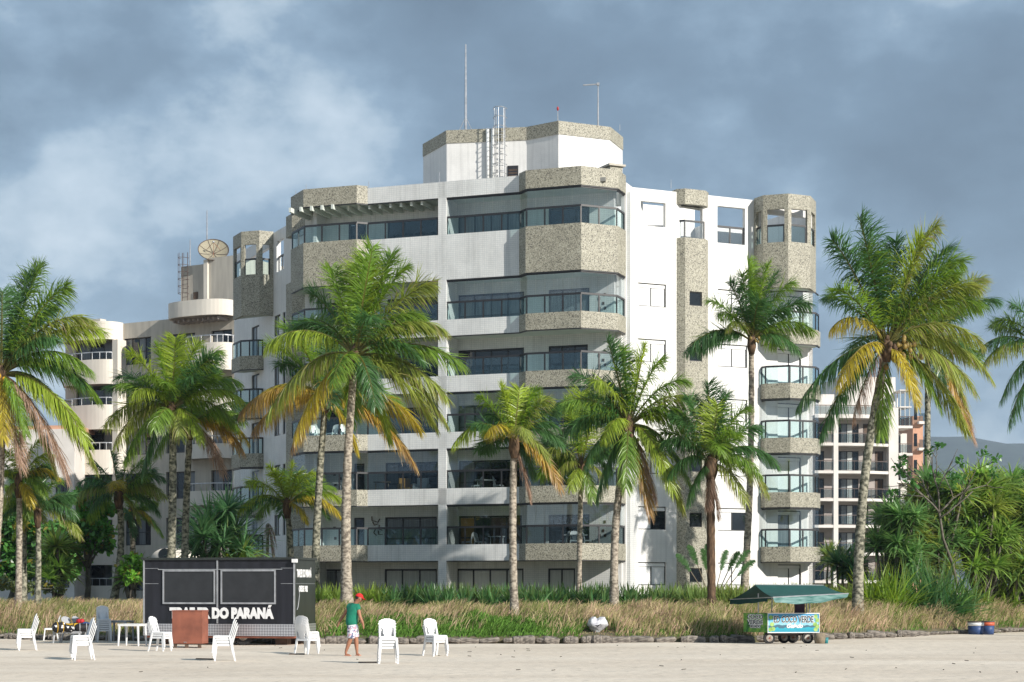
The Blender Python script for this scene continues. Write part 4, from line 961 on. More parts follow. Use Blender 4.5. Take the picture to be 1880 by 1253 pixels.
palm('coconut palm with orange and dry fronds standing left of the tall palm by the trailer', (577, 1090), (597, 735), 77, [
    (-155, 25, -0.3, 1.7, 'o', .9), (-130, 60, -0.5, 1.5, 'o', 1.0), (-125, -10, 0.5, 1.2, 'y', .8), (175, 55, -0.3, 1.9, 'y', .8), (165, 120, 0.0, 1.8, 'o', .9), (135, 70, 0.5, 1.6, 'm', .8), (60, 95, -0.6, 1.0, 'y', .9),
    (-110, 0, 0.9, 1.3, 'm', .7), (-60, 90, -0.4, 1.0, 'o', 1.0), (0, -130, 0.5, 0.6, 'd', .4), (-55, -110, 0.4, 0.8, 'g', .4), (60, -120, 1.0, 0.8, 'g', .4), (-90, -70, 1.2, 1.0, 'd', .5), (90, -80, 1.2, 1.0, 'd', .5)],
    170, 0.19, 0.12, -4, 'trunk_mossy', seed=12, filler=3, nuts=nut_cluster(5, 8, 8, 8, 8, 'fibre', .1))
palm('small bright green palm in front of the main building lower left balconies', (536, 1095), (527, 930), 82, [
    (-88, 12, -0.4, 1.3, 'l', .7), (100, 20, -0.5, 1.4, 'y', .8), (-75, -45, 0.2, 0.8, 'l', .5), (-35, -72, 0, 0.6, 'l', .4), (10, -78, 0.2, 0.4, 'l', .3), (50, -62, 0, 0.7, 'l', .4), (85, -35, 0.3, 0.9, 'g', .5), (105, -8, 0.4, 1.2, 'l', .7), (-60, 20, 0.5, 1.0, 'g', .8), (40, 30, -0.8, 0.8, 'y', .8), (-20, -60, -0.6, 0.4, 'l', .3), (25, -60, -0.7, 0.5, 'l', .3)],
    95, 0.15, 0.12, 2, 'trunk_mossy', seed=13, filler=3, leaf=0.8)
palm('palm with bushy green crown and thick trunk left of the trailer top', (311, 1082), (316, 755), 76, [
    (-78, -105, -0.2, 0.8, 'l', .4), (-40, -60, -0.8, 0.8, 'g', .5), (5, -135, 0.2, 0.3, 'l', .3), (45, -125, 0.3, 0.6, 'l', .3), (85, -110, 0, 0.9, 'g', .5), (-70, -20, -1.0, 1.3, 'l', .8), (-125, 25, 0.2, 1.4, 'm', .8), (-110, 60, 0.6, 1.6, 'm', .9),
    (120, -55, 0.3, 1.2, 'g', .6), (128, -20, -0.3, 1.3, 'l', .7), (115, 30, 0.4, 1.6, 'g', .8), (-85, 95, -0.3, 1.4, 'g', .9), (-60, 115, 0.4, 1.2, 'd', .9), (25, 55, -1.2, 0.8, 'm', .9), (-20, 40, -1.6, 0.8, 'g', .9), (60, 60, -0.9, 1.2, 'l', .9), (-30, -120, 0.4, 0.4, 'g', .3), (70, -85, 0.8, 0.8, 'd', .4)],
    135, 0.19, 0.14, 2, 'trunk_mossy', seed=14, filler=4)
palm('palm with a long dry hanging frond behind the trailer, right of the bushy palm', (338, 1082), (348, 785), 78, [
    (65, 85, -0.4, 0.8, 'b', .9), (60, 60, -0.6, 0.9, 'b', 1.0), (105, 25, 0.2, 1.5, 'y', .8), (100, -10, -0.2, 1.2, 'g', .7), (95, 45, 0.4, 1.4, 'o', .9), (70, -75, 0.3, 0.8, 'g', .5), (20, -110, 0.3, 0.4, 'g', .4), (-50, -80, 0.5, 0.7, 'd', .5), (-70, 50, 0.6, 1.2, 'g', .9), (110, -45, 0.8, 1.0, 'd', .6)],
    110, 0.17, 0.13, -3, 'trunk_mossy', seed=15, filler=3)
palm('dark short palm standing over the leafy trees left of the trailer', (206, 1092), (218, 912), 80, [
    (-72, -25, 0, 0.9, 'd', .6), (-78, 5, -0.3, 1.0, 'm', .7), (-50, -60, 0.3, 0.6, 'd', .4), (-15, -82, 0, 0.4, 'd', .3), (20, -85, 0.4, 0.4, 'd', .3), (50, -65, 0, 0.7, 'g', .4), (80, -35, 0.3, 0.9, 'd', .6), (85, 0, -0.2, 1.1, 'm', .8), (70, 30, 0.5, 1.0, 'd', .8), (-45, 25, -0.8, 0.8, 'd', .8), (5, -22, -1.5, 0.6, 'y', .7), (-60, 40, 0.5, 1.0, 'g', .9), (40, 50, -0.2, 0.9, 'm', .9)],
    80, 0.17, 0.13, 8, 'trunk_mossy', seed=16, filler=4, leaf=0.85)
palm('little palm with yellow shoots in front of the cream building wall', (237, 1092), (240, 948), 84, [
    (-25, 25, -0.3, 0.7, 'l', .7), (40, 15, 0, 0.9, 'y', .8), (55, 35, 0.3, 1.0, 'g', .9), (20, -45, 0, 0.3, 'l', .3), (-10, -45, 0.2, 0.3, 'g', .3), (45, -25, 0.4, 0.7, 'g', .5), (-40, -10, 0.3, 0.7, 'g', .6), (10, 40, -0.6, 0.5, 'd', .9)],
    55, 0.15, 0.12, 4, seed=17, filler=3, leaf=0.7, nuts=nut_cluster(0, -4, 5, 4, 5, 'coconut_yellow', .08))
palm('dark palm with slim trunk near the left edge', (69, 1088), (69, 945), 76, [
    (-68, 10, 0, 1.0, 'd', .7), (-55, -30, 0.2, 0.8, 'd', .5), (-15, -72, 0.2, 0.4, 'd', .4), (10, -75, -0.3, 0.4, 'd', .3), (40, -62, 0, 0.7, 'g', .4), (60, -30, 0.3, 0.9, 'd', .6), (72, 5, -0.2, 1.1, 'd', .7), (78, 40, 0, 1.2, 'm', .9), (-40, 40, -0.5, 0.9, 'g', .9), (20, -30, -1.2, 0.5, 'd', .6)],
    78, 0.13, 0.10, 0, 'trunk_mossy', seed=18, filler=4, leaf=0.85)
palm('bright yellow-green palm with pale ringed trunk at the left edge', (33, 1090), (34, 890), 74, [
    (-35, -10, 0, 1.0, 'l', .8), (-25, -60, 0, 0.8, 'l', .5), (5, -90, 0, 0.4, 'l', .3), (35, -80, 0.2, 0.6, 'l', .4), (60, -55, 0, 0.8, 'l', .5), (70, -15, 0.2, 1.0, 'y', .7), (30, 40, -0.6, 0.8, 'y', .9), (-30, 50, -0.3, 0.9, 'm', .9), (10, 55, 0.4, 0.7, 'g', .9), (55, 20, -0.5, 1.0, 'g', .8)],
    85, 0.14, 0.11, 0, seed=19, filler=3, leaf=0.85)
palm('grey-trunked palm half hidden behind the bright one at the left edge', (43, 1086), (41, 935), 78, [
    (-40, 20, 0, 0.9, 'm', .8), (-30, -40, 0, 0.6, 'g', .5), (30, -45, 0.3, 0.6, 'd', .5), (45, 25, -0.3, 0.9, 'm', .8), (0, 45, -0.6, 0.6, 'y', .9), (-15, -60, 0.4, 0.4, 'd', .4)],
    60, 0.15, 0.12, 0, 'trunk_mossy', seed=20, filler=3, leaf=0.8)
palm('big coconut palm at the left edge with long drooping fronds and yellow nuts', (-22, 1095), (2, 690), 72, [
    (70, -205, 0.2, 0.5, 'g', .35), (45, -190, 0.6, 0.3, 'd', .3), (118, -165, 0.2, 1.0, 'g', .5), (165, -100, -0.2, 1.7, 'm', .7), (178, -85, 0.5, 1.6, 'l', .7), (170, -5, -0.4, 1.8, 'g', .9), (175, 40, 0.5, 1.9, 'g', .9), (165, 130, -0.4, 1.9, 'l', 1.0), (170, 165, 0.2, 2.0, 'm', 1.0), (130, 190, -0.7, 1.6, 'b', 1.0), (95, 175, 0.3, 1.5, 'm', 1.0), (48, 170, -0.9, 1.0, 'b', 1.0), (20, 120, -1.2, 1.0, 'y', 1.0), (60, 110, -1.2, 1.2, 'g', .9),
    (-60, -170, 0.2, 0.6, 'g', .4), (-120, -120, 0, 1.2, 'g', .5), (-160, -20, 0, 1.7, 'g', .8), (-120, 100, 0, 1.6, 'm', .9), (10, -150, -0.6, 0.3, 'd', .3), (110, -60, -1.0, 1.2, 'd', .6), (120, 80, 0.9, 1.6, 'd', .9), (85, -130, 1.0, 0.8, 'd', .4)],
    190, 0.2, 0.14, 6, seed=21, filler=5, nuts=nut_cluster(8, 22, 11, 6, 16, 'coconut_yellow', .11))
palm('palm with spiky upright crown standing left of centre right balconies', (945, 1122), (944, 815), 68, [
    (-112, 5, -0.3, 1.6, 'l', .8), (-65, -85, 0, 0.5, 'g', .4), (-25, -108, 0.2, 0.3, 'l', .3), (10, -100, -0.2, 0.3, 'l', .25), (40, -100, 0.2, 0.5, 'g', .3), (65, -80, 0, 0.8, 'm', .4), (-50, -15, -1.2, 0.9, 'y', .8), (25, -5, -1.6, 1.0, 'm', .8), (82, -30, 0.3, 1.0, 'd', .6), (90, 5, 0.2, 1.3, 'd', .7), (85, 85, -0.4, 1.3, 'o', .9), (70, 45, -0.2, 1.2, 'm', .9), (-50, -55, 0.4, 0.6, 'd', .4), (35, 60, 0.5, 0.9, 'd', .9), (-5, -95, 0.7, 0.3, 'g', .3), (28, 100, 0.1, 0.5, 'b', 1.0), (55, -88, 0.6, 0.6, 'l', .4)],
    100, 0.15, 0.13, -3, 'trunk_bark', seed=22, filler=4, leaf=0.85)
palm('thin-trunked palm between the spiky palm and the full-crowned palm', (1062, 1080), (1067, 860), 77, [
    (0, -140, 0.2, 0.3, 'l', .3), (-30, -125, 0, 0.4, 'g', .3), (30, -120, 0, 0.4, 'l', .3), (-65, -60, 0, 0.9, 'd', .5), (-85, -20, -0.3, 1.2, 'm', .7), (60, -50, 0, 0.9, 'g', .5), (-50, 20, -0.5, 1.0, 'm', .9), (45, 30, -0.4, 0.9, 'm', .9), (20, 60, -0.6, 0.6, 'g', .9), (-20, 40, -0.6, 0.6, 'l', .9), (80, -20, 0.5, 1.1, 'd', .6), (-75, 10, 0.6, 1.2, 'g', .8)],
    110, 0.12, 0.10, 0, seed=23, filler=4)
palm('full-crowned leaning palm with drooping fronds right of the central bay', (1128, 1108), (1155, 785), 71, [
    (-40, -160, 0, 0.4, 'd', .4), (-12, -145, 0.2, 0.3, 'g', .3), (30, -150, 0, 0.4, 'l', .3), (60, -125, 0.2, 0.7, 'g', .4), (105, -85, 0, 1.1, 'g', .5), (125, -45, -0.2, 1.3, 'm', .6), (130, 35, -0.4, 1.7, 'l', .8), (115, 110, 0.3, 1.7, 'g', .9), (75, 120, -1.2, 1.6, 'l', .9), (95, 150, -0.4, 1.4, 'm', 1.0), (35, 160, -0.6, 1.0, 'o', 1.0), (-10, 115, -1.2, 1.0, 'g', .9),
    (-130, -40, -0.2, 1.2, 'g', .6), (-65, -80, -0.6, 1.2, 'l', .8), (-50, 30, -1.2, 1.2, 'l', .8), (-80, 70, 0, 1.2, 'd', .9), (-60, 130, -0.2, 1.0, 'd', 1.0), (-135, 20, 0.4, 1.4, 'd', .8), (45, 130, -0.5, 0.6, 'b', 1.0), (120, -5, 0.7, 1.4, 'd', .7), (-100, -100, 0.6, 0.9, 'd', .5), (60, 60, 0.8, 1.2, 'd', .9)],
    140, 0.17, 0.13, -10, 'trunk_bark', seed=24, filler=5, nuts=nut_cluster(2, 20, 6, 7, 8, 'fibre', .1))
palm('dark green palm with fibrous brown trunk right of the full-crowned palm', (1307, 1108), (1305, 855), 70, [
    (-5, -150, 0, 0.3, 'd', .3), (-40, -125, 0.2, 0.5, 'd', .4), (30, -130, 0.1, 0.4, 'd', .3), (65, -105, 0, 0.7, 'g', .4), (88, -70, 0.2, 0.9, 'd', .5), (-70, -95, 0, 0.8, 'd', .4), (-90, -40, -0.2, 1.1, 'd', .6), (120, 0, -0.2, 1.5, 'd', .7), (105, 50, 0.3, 1.4, 'm', .8), (-80, 20, -0.5, 1.1, 'd', .8), (60, 70, -0.6, 1.0, 'm', .9), (-45, 70, -0.3, 0.9, 'd', .9), (85, 20, -0.8, 1.2, 'g', .8), (10, -110, -0.5, 0.2, 'l', .3), (12, 90, 0, 0.2, 'b', 1.0), (-8, 75, -0.2, 0.2, 'b', 1.0)],
    120, 0.16, 0.17, 0, 'fibre', seed=25, filler=5)
palm('slender palm with compact crown high before the right wall windows', (1364, 1082), (1380, 628), 80, [
    (-5, -150, 0, 0.3, 'g', .35), (-40, -110, 0.1, 0.5, 'd', .4), (30, -140, 0, 0.6, 'g', .4), (75, -110, 0.2, 0.9, 'g', .5), (105, -70, 0.1, 1.1, 'd', .6), (110, -20, -0.2, 1.2, 'g', .7), (85, 20, -0.3, 1.2, 'd', .8), (-122, 20, -0.2, 1.5, 'd', .8), (-62, -50, -0.3, 0.9, 'g', .8), (-50, -20, -0.6, 1.2, 'm', .8), (60, -55, -0.5, 0.8, 'd', .5), (45, -125, 0.6, 0.5, 'd', .4), (-20, -120, -0.4, 0.3, 'g', .3)],
    125, 0.17, 0.12, 6, seed=26, filler=4, nuts=nut_cluster(0, 0, 5, 6, 4, 'coconut', .07))
palm('largest coconut palm at right, windblown crown with hanging coconuts', (1574, 1106), (1628, 640), 73, [
    (-50, -240, 0, 0.6, 'd', .35), (-100, -200, 0.1, 0.9, 'd', .4), (20, -200, 0.3, 0.4, 'd', .3), (90, -225, 0, 1.2, 'm', .5), (140, -160, 0.2, 1.6, 'g', .5), (60, -200, -0.5, 0.6, 'l', .3), (165, -110, -0.2, 1.6, 'm', .6), (175, -80, 0.3, 1.8, 'g', .6), (120, -130, -0.6, 1.2, 'g', .5), (-110, -95, 0.1, 1.0, 'd', .5), (-108, -30, -0.4, 1.7, 'y', .9), (-165, 110, 0, 1.8, 'd', .8), (-100, 75, -1.2, 1.6, 'y', .9), (-60, 130, 0.2, 1.2, 'b', 1.0), (45, 110, -1.1, 1.4, 'y', .9), (170, -5, -0.4, 1.9, 'm', .8), (155, 20, 0.3, 1.6, 'm', .8), (160, 80, -0.2, 1.7, 'm', .9), (100, 110, 0.2, 1.7, 'g', .9), (150, 150, 0.4, 1.7, 'm', .9), (-40, -180, -0.4, 0.4, 'g', .3), (-120, 160, 0.3, 1.6, 'd', .9), (-10, 160, 0.2, 0.6, 'g', 1.0), (120, -190, 0.7, 1.1, 'd', .4)],
    200, 0.22, 0.15, -14, 'trunk_mossy', seed=27, filler=0, nuts=nut_cluster(28, 8, 26, 18, 14, 'coconut', .12) + nut_cluster(5, -5, 6, 12, 6, 'fibre', .12))
palm('palm behind the largest one, its browned fronds hanging to the right', (1697, 1082), (1705, 640), 84, [
    (125, -88, 0, 1.4, 'd', .6), (100, -130, 0.2, 1.2, 'm', .5), (115, 60, -0.2, 1.6, 'm', .8), (75, 130, 0, 1.6, 'm', .9), (70, 150, -0.4, 1.4, 'o', 1.0), (40, -150, 0.2, 0.6, 'g', .4), (-20, -140, 0.3, 0.4, 'd', .4), (95, 20, 0.4, 1.5, 'd', .8), (-40, 60, 0.2, 1.0, 'm', .9), (85, 165, 0.2, 1.2, 'b', 1.0), (-70, -60, 0.4, 1, 'd', .5), (20, 70, -0.6, 0.9, 'd', .9)],
    140, 0.17, 0.13, 2, 'trunk_mossy', seed=28, filler=4)
palm('palm at the right edge, only its left fronds inside the picture', (1915, 1100), (1925, 660), 74, [
    (-65, -100, 0, 0.8, 'd', .5), (-125, -20, 0, 1.4, 'd', .7), (-120, 5, -0.3, 1.5, 'm', .8), (-85, 75, 0.2, 1.6, 'd', .9), (-75, 120, -0.2, 1.4, 'd', .9), (-95, -70, 0.3, 1.2, 'g', .5), (-20, -170, 0, 0.4, 'g', .4), (80, -130, 0, 1.0, 'g', .4), (150, 0, 0, 1.6, 'g', .7), (90, 120, 0, 1.5, 'm', .9)],
    140, 0.19, 0.14, 0, seed=29, filler=4)
# withered young palm: a bare stem with folded dry leaves
dp0 = at(489, 1090, 84); dp1 = at(492, 962, 84)
dpm = empty('withered_palm', tuple(dp0), 'thin withered palm stem with folded dry fronds left of the small bright palm', 'palm tree')
MB().tube([dp0, dp0.lerp(dp1, .5), dp1], [0.09, 0.075, 0.07], 8).build('trunk', 'trunk_bark', dpm, True)
r = np.random.default_rng(3)
for tx, ty in ((12, 60), (16, 45), (9, 70), (14, 30), (-6, 25)):
    V, Q, C = frond((tx / 40, r.uniform(-.15, .15), -ty / 40), 0.42, 'b', 1.0, r, leaf=0.4, dens=0.6); np_obj('frond', V, Q, C, 'dry_leaf', dpm, tuple(dp1 - dp0))

# ------------------------------------------------------------------ rosette shrubs, strap plants, leafy trees
def strap_leaves(n, L, wd, base, r, upb=0.35, droop=0.9, seg_n=5, spread=1.0, lenj=0.3, c2=None):
    an = r.uniform(0, 2 * math.pi, n); el = np.clip(r.normal(upb, 0.42, n), -0.7, 1.45)
    d = np.stack([np.cos(an) * np.cos(el) * spread, np.sin(an) * np.cos(el) * spread, np.sin(el)], -1); d = nrm(d)
    ln = L * r.uniform(1 - lenj, 1 + lenj * 0.4, n); g = droop * r.uniform(0.5, 1.3, n)
    pc = d * 0.05; rows = [pc]
    dd_ = d.copy()
    for k in range(1, seg_n):
        dd_ = nrm(dd_ + np.array([0.06, 0, -1.0])[None] * (g * 0.9 * k / seg_n / seg_n * 1.6)[:, None]); pc = pc + dd_ * (ln / (seg_n - 1))[:, None]; rows.append(pc)
    C = np.stack(rows, 1); sd = nrm(np.cross(d, np.array([0, 0, 1.0])[None] + r.normal(0, 0.2, (n, 3))))
    prof = np.interp(np.linspace(0, 1, seg_n), [0, 0.25, 0.6, 1], [0.7, 1.0, 0.8, 0.05])
    W_ = sd[:, None, :] * (wd * r.uniform(0.75, 1.2, n)[:, None] * prof[None])[:, :, None]
    base = np.array(base); col = base[None, None] * r.uniform(0.6, 1.4, (n, 1, 1)) * np.ones((1, seg_n, 1))
    c2 = np.array(c2 if c2 is not None else (0.30, 0.27, 0.06)); k_ = (np.linspace(0, 1, seg_n) ** 2)[None, :, None] * r.uniform(0, 0.5, (n, 1, 1)); col = col * (1 - k_) + c2 * k_
    return ribbons(C, W_, col)
def screw_pine(label, base, heads, Y, L=0.95, n=46, col=(0.06, 0.13, 0.045), seed=1, wd=0.058, name='screw_pine', dj=1.2, group=None):
    r = np.random.default_rng(seed); Bp = at(base[0], base[1], Y); Bp.z = min(Bp.z, ground_z(Bp.x, Y))
    root = empty(name, tuple(Bp), label, 'shrub', group)
    for i, (hx_, hy_) in enumerate(heads):
        dy = r.uniform(-dj, dj); H_ = at(hx_, hy_, Y + dy)
        mid = Bp.lerp(H_, 0.55) + Vector((r.uniform(-.2, .2), r.uniform(-.2, .2), -0.15))
        MB().tube([Bp, mid, H_], [0.07, 0.055, 0.05], 6).build('branch', 'branch_bark', root, True)
        kc = r.uniform(0.75, 1.3); yl = (0.16, 0.20, 0.05) if r.random() < 0.25 else col
        V, Q, C = strap_leaves(int(n * 1.6), L * 1.15 * r.uniform(0.85, 1.15), wd, np.array(yl) * kc * 1.9, r, upb=0.35, droop=0.9)
        np_obj('leaf_rosette', V, Q, C, 'leaf', root, tuple(H_ - Bp))
    return root
def heads(cx, cy, sx, sy, n, seed):
    r = np.random.default_rng(seed); out = []
    for i in range(n):
        a = r.uniform(0, 2 * math.pi); q = math.sqrt(r.random()); out.append((cx + sx * q * math.cos(a), cy + sy * q * math.sin(a)))
    return out
G1 = 'screw pines at the right'
screw_pine('screw pine shrub leftmost of the right-hand thicket, beside the white balcony building', (1632, 1085), heads(1655, 1000, 46, 70, 30, 1), 82, 1.0, 50, (0.085, 0.165, 0.060), 31, group=G1)
screw_pine('screw pine shrub in the middle of the thicket below the bare branched tree', (1725, 1085), heads(1725, 960, 58, 90, 38, 2), 84, 1.05, 50, (0.080, 0.155, 0.058), 32, group=G1)
screw_pine('screw pine shrub with yellowish leaf heads near the right edge', (1805, 1080), heads(1805, 965, 58, 95, 38, 3), 85, 1.05, 50, (0.13, 0.21, 0.050), 33, group=G1)
screw_pine('screw pine shrub cut by the right edge of the picture', (1880, 1080), heads(1872, 970, 50, 95, 32, 4), 86, 1.05, 50, (0.105, 0.18, 0.055), 34, group=G1)
screw_pine('low screw pine shrub in front of the thicket above the two tubs', (1820, 1090), heads(1825, 1045, 60, 28, 14, 6), 86, 0.95, 46, (0.075, 0.15, 0.045), 36, group=G1)
screw_pine('fan-leaved green shrub behind the trailer roof', (405, 1085), [(400, 955), (372, 985), (430, 985), (405, 1000), (448, 1010), (360, 1012), (418, 938), (385, 970), (440, 1035), (385, 1035)], 82, 1.6, 64, (0.070, 0.15, 0.070), 37, name='fan_shrub')
screw_pine('small yucca rosette between the far right bay and the largest palm', (1524, 1088), [(1521, 1020), (1526, 1030)], 92, 0.9, 50, (0.10, 0.15, 0.05), 38, name='yucca')
screw_pine('dark shrub at the foot of the far right bay', (1552, 1092), heads(1552, 1050, 22, 25, 8, 9), 86, 0.95, 44, (0.035, 0.085, 0.035), 39, name='dark_shrub')
screw_pine('low grassy shrub below the cream building left of the trailer', (240, 1092), heads(236, 1055, 22, 18, 7, 12), 80, 0.7, 40, (0.085, 0.16, 0.04), 40, name='low_shrub')
screw_pine('low feathery shrub beneath the dark slim palm at the left', (105, 1092), heads(98, 1030, 22, 40, 10, 13), 82, 1.0, 40, (0.10, 0.17, 0.04), 41, name='low_shrub')
def strap_clump(label, base, Y, n, L, col, seed, wd=0.042, upb=0.85, droop=1.15):
    r = np.random.default_rng(seed); Bp = at(base[0], base[1], Y); Bp.z = ground_z(Bp.x, Y)
    V, Q, C = strap_leaves(n, L, wd, np.array(col) * 1.5, r, upb, droop, 6, lenj=0.5); V = V + np.repeat(r.normal(0, 0.28, (n, 3)) * np.array([1, 1, 0]), 12, 0)
    o_ = np_obj('strap_leaf_plant', V, Q, C, 'leaf', None, tuple(Bp)); tag(o_, label, 'plant')
for i, (px_, Y, n, L, col, lb_) in enumerate([(1608, 77.8, 225, 2.03, (0.14, 0.22, 0.03), 'yellow-green strap-leaf plant right of the largest palm trunk'), (1640, 77.3, 210, 2.29, (0.13, 0.21, 0.03), 'tall yellow-green strap-leaf plant in front of the thicket'),
        (1680, 78.8, 225, 2.56, (0.055, 0.14, 0.045), 'dark blue-green strap-leaf plant left of the thicket centre'), (1716, 78.8, 240, 2.97, (0.045, 0.125, 0.05), 'tallest dark strap-leaf plant in the thicket centre'), (1752, 79.8, 225, 2.56, (0.06, 0.14, 0.04), 'dark strap-leaf plant right of the thicket centre'),
        (1790, 83.0, 180, 1.62, (0.12, 0.19, 0.035), 'short strap-leaf plant at the right of the thicket foot'), (1845, 86.0, 210, 2.03, (0.12, 0.20, 0.035), 'strap-leaf plant above the tubs near the right edge'), (1875, 87.0, 210, 2.29, (0.10, 0.18, 0.035), 'strap-leaf plant at the right picture edge'), (1578, 84, 90, 1.4, (0.07, 0.15, 0.035), 'strap-leaf plant left of the largest palm trunk')]):
    strap_clump(lb_, (px_, 1095), Y, n, L, col, 60 + i)
def leafy(label, base, blobs, Y, n, size, col, seed, name='leafy_tree', branch=None, cat='tree', trunk_r=0.12, dj=0.8):
    """trunk with limbs to every foliage clump and a crown of single leaf faces"""
    r = np.random.default_rng(seed); Bp = at(base[0], base[1], Y); Bp.z = ground_z(Bp.x, Y) - 0.05; ppm = F / Y
    root = empty(name, tuple(Bp), label, cat)
    mid = Bp.lerp(at(sum(b[0] for b in blobs) / len(blobs), sum(b[1] for b in blobs) / len(blobs), Y), 0.5)
    MB().tube([Bp, Bp.lerp(mid, 0.5) + Vector((0.06, 0, 0)), mid], [trunk_r, trunk_r * 0.8, trunk_r * 0.6], 8).build('trunk', 'branch_bark', root, True)
    parts = []; lm = MB()
    for (bx_, by_, br) in blobs:
        c = at(bx_, by_, Y + r.uniform(-dj, dj)); lm.tube([mid, mid.lerp(c, 0.5) + Vector((r.uniform(-.15, .15), 0, r.uniform(-.1, .2))), c], [trunk_r * 0.5, trunk_r * 0.3, 0.015], 5)
        k = int(n * (br / 25) ** 2); rad = br / ppm
        q = nrm(r.normal(0, 1, (k, 3))) * (rad * r.random((k, 1)) ** 0.45) * np.array([1, 1, 0.8]); ctr = np.array(c - Bp) + q
        d = nrm(r.normal(0, 1, (k, 3)) + np.array([0.3, 0, -0.1])); L = size * r.uniform(0.6, 1.2, k)
        up = nrm(np.array([0.25, -0.25, 1.0]) + r.normal(0, 0.55, (k, 3))); sd = nrm(np.cross(d, up))
        rows = np.stack([ctr, ctr + d * (L * 0.35)[:, None], ctr + d * (L * 0.75)[:, None] - up * (L * 0.05)[:, None], ctr + d * L[:, None] - up * (L * 0.15)[:, None]], 1)
        W_ = sd[:, None] * (L[:, None] * 0.30 * np.array([0.2, 0.85, 1.0, 0.15])[None])[:, :, None]
        cl = 1.5 * np.array(col)[None, None] * r.uniform(0.55, 1.5, (k, 1, 1)) * np.ones((1, 4, 1)); yl = (r.random((k, 1, 1)) < 0.08); cl = np.where(yl, np.array([0.3, 0.25, 0.05]) * np.ones_like(cl), cl)
        parts.append(ribbons(rows, W_, cl))
    lm.build('limbs', 'branch_bark', root, True)
    V, Q, C = join(parts); np_obj('crown', V, Q, C, 'leaf', root)
    return root
leafy('sea almond tree with round green leaves left of the dark short palm', (158, 1092), [(150, 915, 24), (175, 900, 22), (190, 935, 22), (160, 950, 24), (140, 975, 22), (185, 975, 24), (165, 1000, 22), (130, 1000, 18), (195, 1000, 16), (150, 1030, 14)], 83, 330, 0.30, (0.07, 0.19, 0.035), 71, trunk_r=0.16)
leafy('broad dark green tree behind the palms at the left edge', (15, 1092), [(10, 960, 34), (45, 970, 30), (-10, 1000, 34), (30, 1010, 32), (60, 1000, 26), (10, 1045, 28), (50, 1045, 24), (80, 980, 26), (85, 1030, 24)], 92, 300, 0.34, (0.055, 0.145, 0.032), 72, trunk_r=0.18)
leafy('leafy tree beyond the slim dark palm at the left', (110, 1092), [(100, 1000, 26), (120, 1020, 24), (95, 1040, 24), (125, 1050, 20), (110, 970, 22)], 96, 320, 0.30, (0.075, 0.185, 0.04), 73)
leafy('sunlit green bush touching the left end of the trailer', (245, 1092), [(245, 1030, 18), (228, 1045, 14), (255, 1050, 16), (240, 1060, 14)], 78, 420, 0.22, (0.11, 0.25, 0.03), 74, 'leafy_bush', cat='bush', trunk_r=0.05)
leafy('low tangled bush behind the grass at the far left', (8, 1095), [(5, 1070, 18), (30, 1075, 15), (55, 1078, 14), (85, 1078, 13), (110, 1080, 12)], 80, 300, 0.2, (0.10, 0.13, 0.05), 75, 'leafy_bush', cat='bush', trunk_r=0.04)
leafy('broad-leaved tree rising above the screw pines at the right edge', (1868, 1090), [(1855, 900, 22), (1880, 880, 24), (1890, 915, 22), (1862, 935, 20), (1840, 925, 16)], 90, 330, 0.32, (0.06, 0.16, 0.035), 76, trunk_r=0.14)
# sparse tree with bare twigs at the right
tb = at(1772, 1090, 82.5); tb.z = ground_z(tb.x, 82.5)
BT = empty('sparse_tree', tuple(tb), 'sparse tree with bare grey branches and few leaf tufts above the right thicket', 'tree')
tr_ = np.random.default_rng(8); tips = []
def limb(p, d, L, rad, depth, mbx):
    pts = [p]; dd2 = d.copy(); q = p.copy()
    for i in range(4): dd2 = (dd2 + Vector(tr_.normal(0, 0.16, 3)) + Vector((0, 0, 0.05))).normalized(); q = q + dd2 * L / 4; pts.append(q.copy())
    mbx.tube(pts, [rad, rad * .9, rad * .8, rad * .7, rad * .6], 5)
    if depth == 0: tips.append(q); return
    for k in range(2 + (tr_.random() < 0.45)):
        limb(pts[2 + int(tr_.integers(0, 3))], (dd2 + Vector(tr_.normal(0, 0.62, 3)) * Vector((1, 0.6, 0.7))).normalized(), L * tr_.uniform(0.55, 0.8), rad * 0.6, depth - 1, mbx)
mbx = MB(); limb(tb, Vector((0, 0, 1)), 5.3, 0.09, 0, mbx); t0_ = tips.pop()
for d in ((-0.9, 0, 0.55), (0.75, 0.1, 0.8), (0.05, 0, 1), (1, 0.2, 0.5), (-0.4, 0.1, 0.9)): limb(t0_ + Vector((0, 0, -0.5 * tr_.random())), Vector(d).normalized(), 1.9, 0.05, 2, mbx)
mbx.build('trunk', 'branch_bark', BT, True)
parts = []
tips2 = [t for i, t in enumerate(tips) if i % 2 == 0]
for t in tips2:
    k = 22; ctr = np.array(t - tb) + tr_.normal(0, 0.10, (k, 3)); d = nrm(tr_.normal(0, 1, (k, 3)) + np.array([0.2, 0, 0.4])); L = tr_.uniform(0.14, 0.30, k); up = nrm(np.array([0, 0, 1.0]) + tr_.normal(0, 0.5, (k, 3))); sd = nrm(np.cross(d, up))
    rows = np.stack([ctr, ctr + d * (L * 0.4)[:, None], ctr + d * (L * 0.8)[:, None], ctr + d * L[:, None]], 1)
    parts.append(ribbons(rows, sd[:, None] * (L[:, None] * 0.3 * np.array([0.2, 0.9, 1, 0.15])[None])[:, :, None], np.array([0.08, 0.21, 0.05]) * tr_.uniform(0.6, 1.4, (k, 1, 1)) * np.ones((1, 4, 1))))
V, Q, C = join(parts); np_obj('crown', V, Q, C, 'leaf', BT)
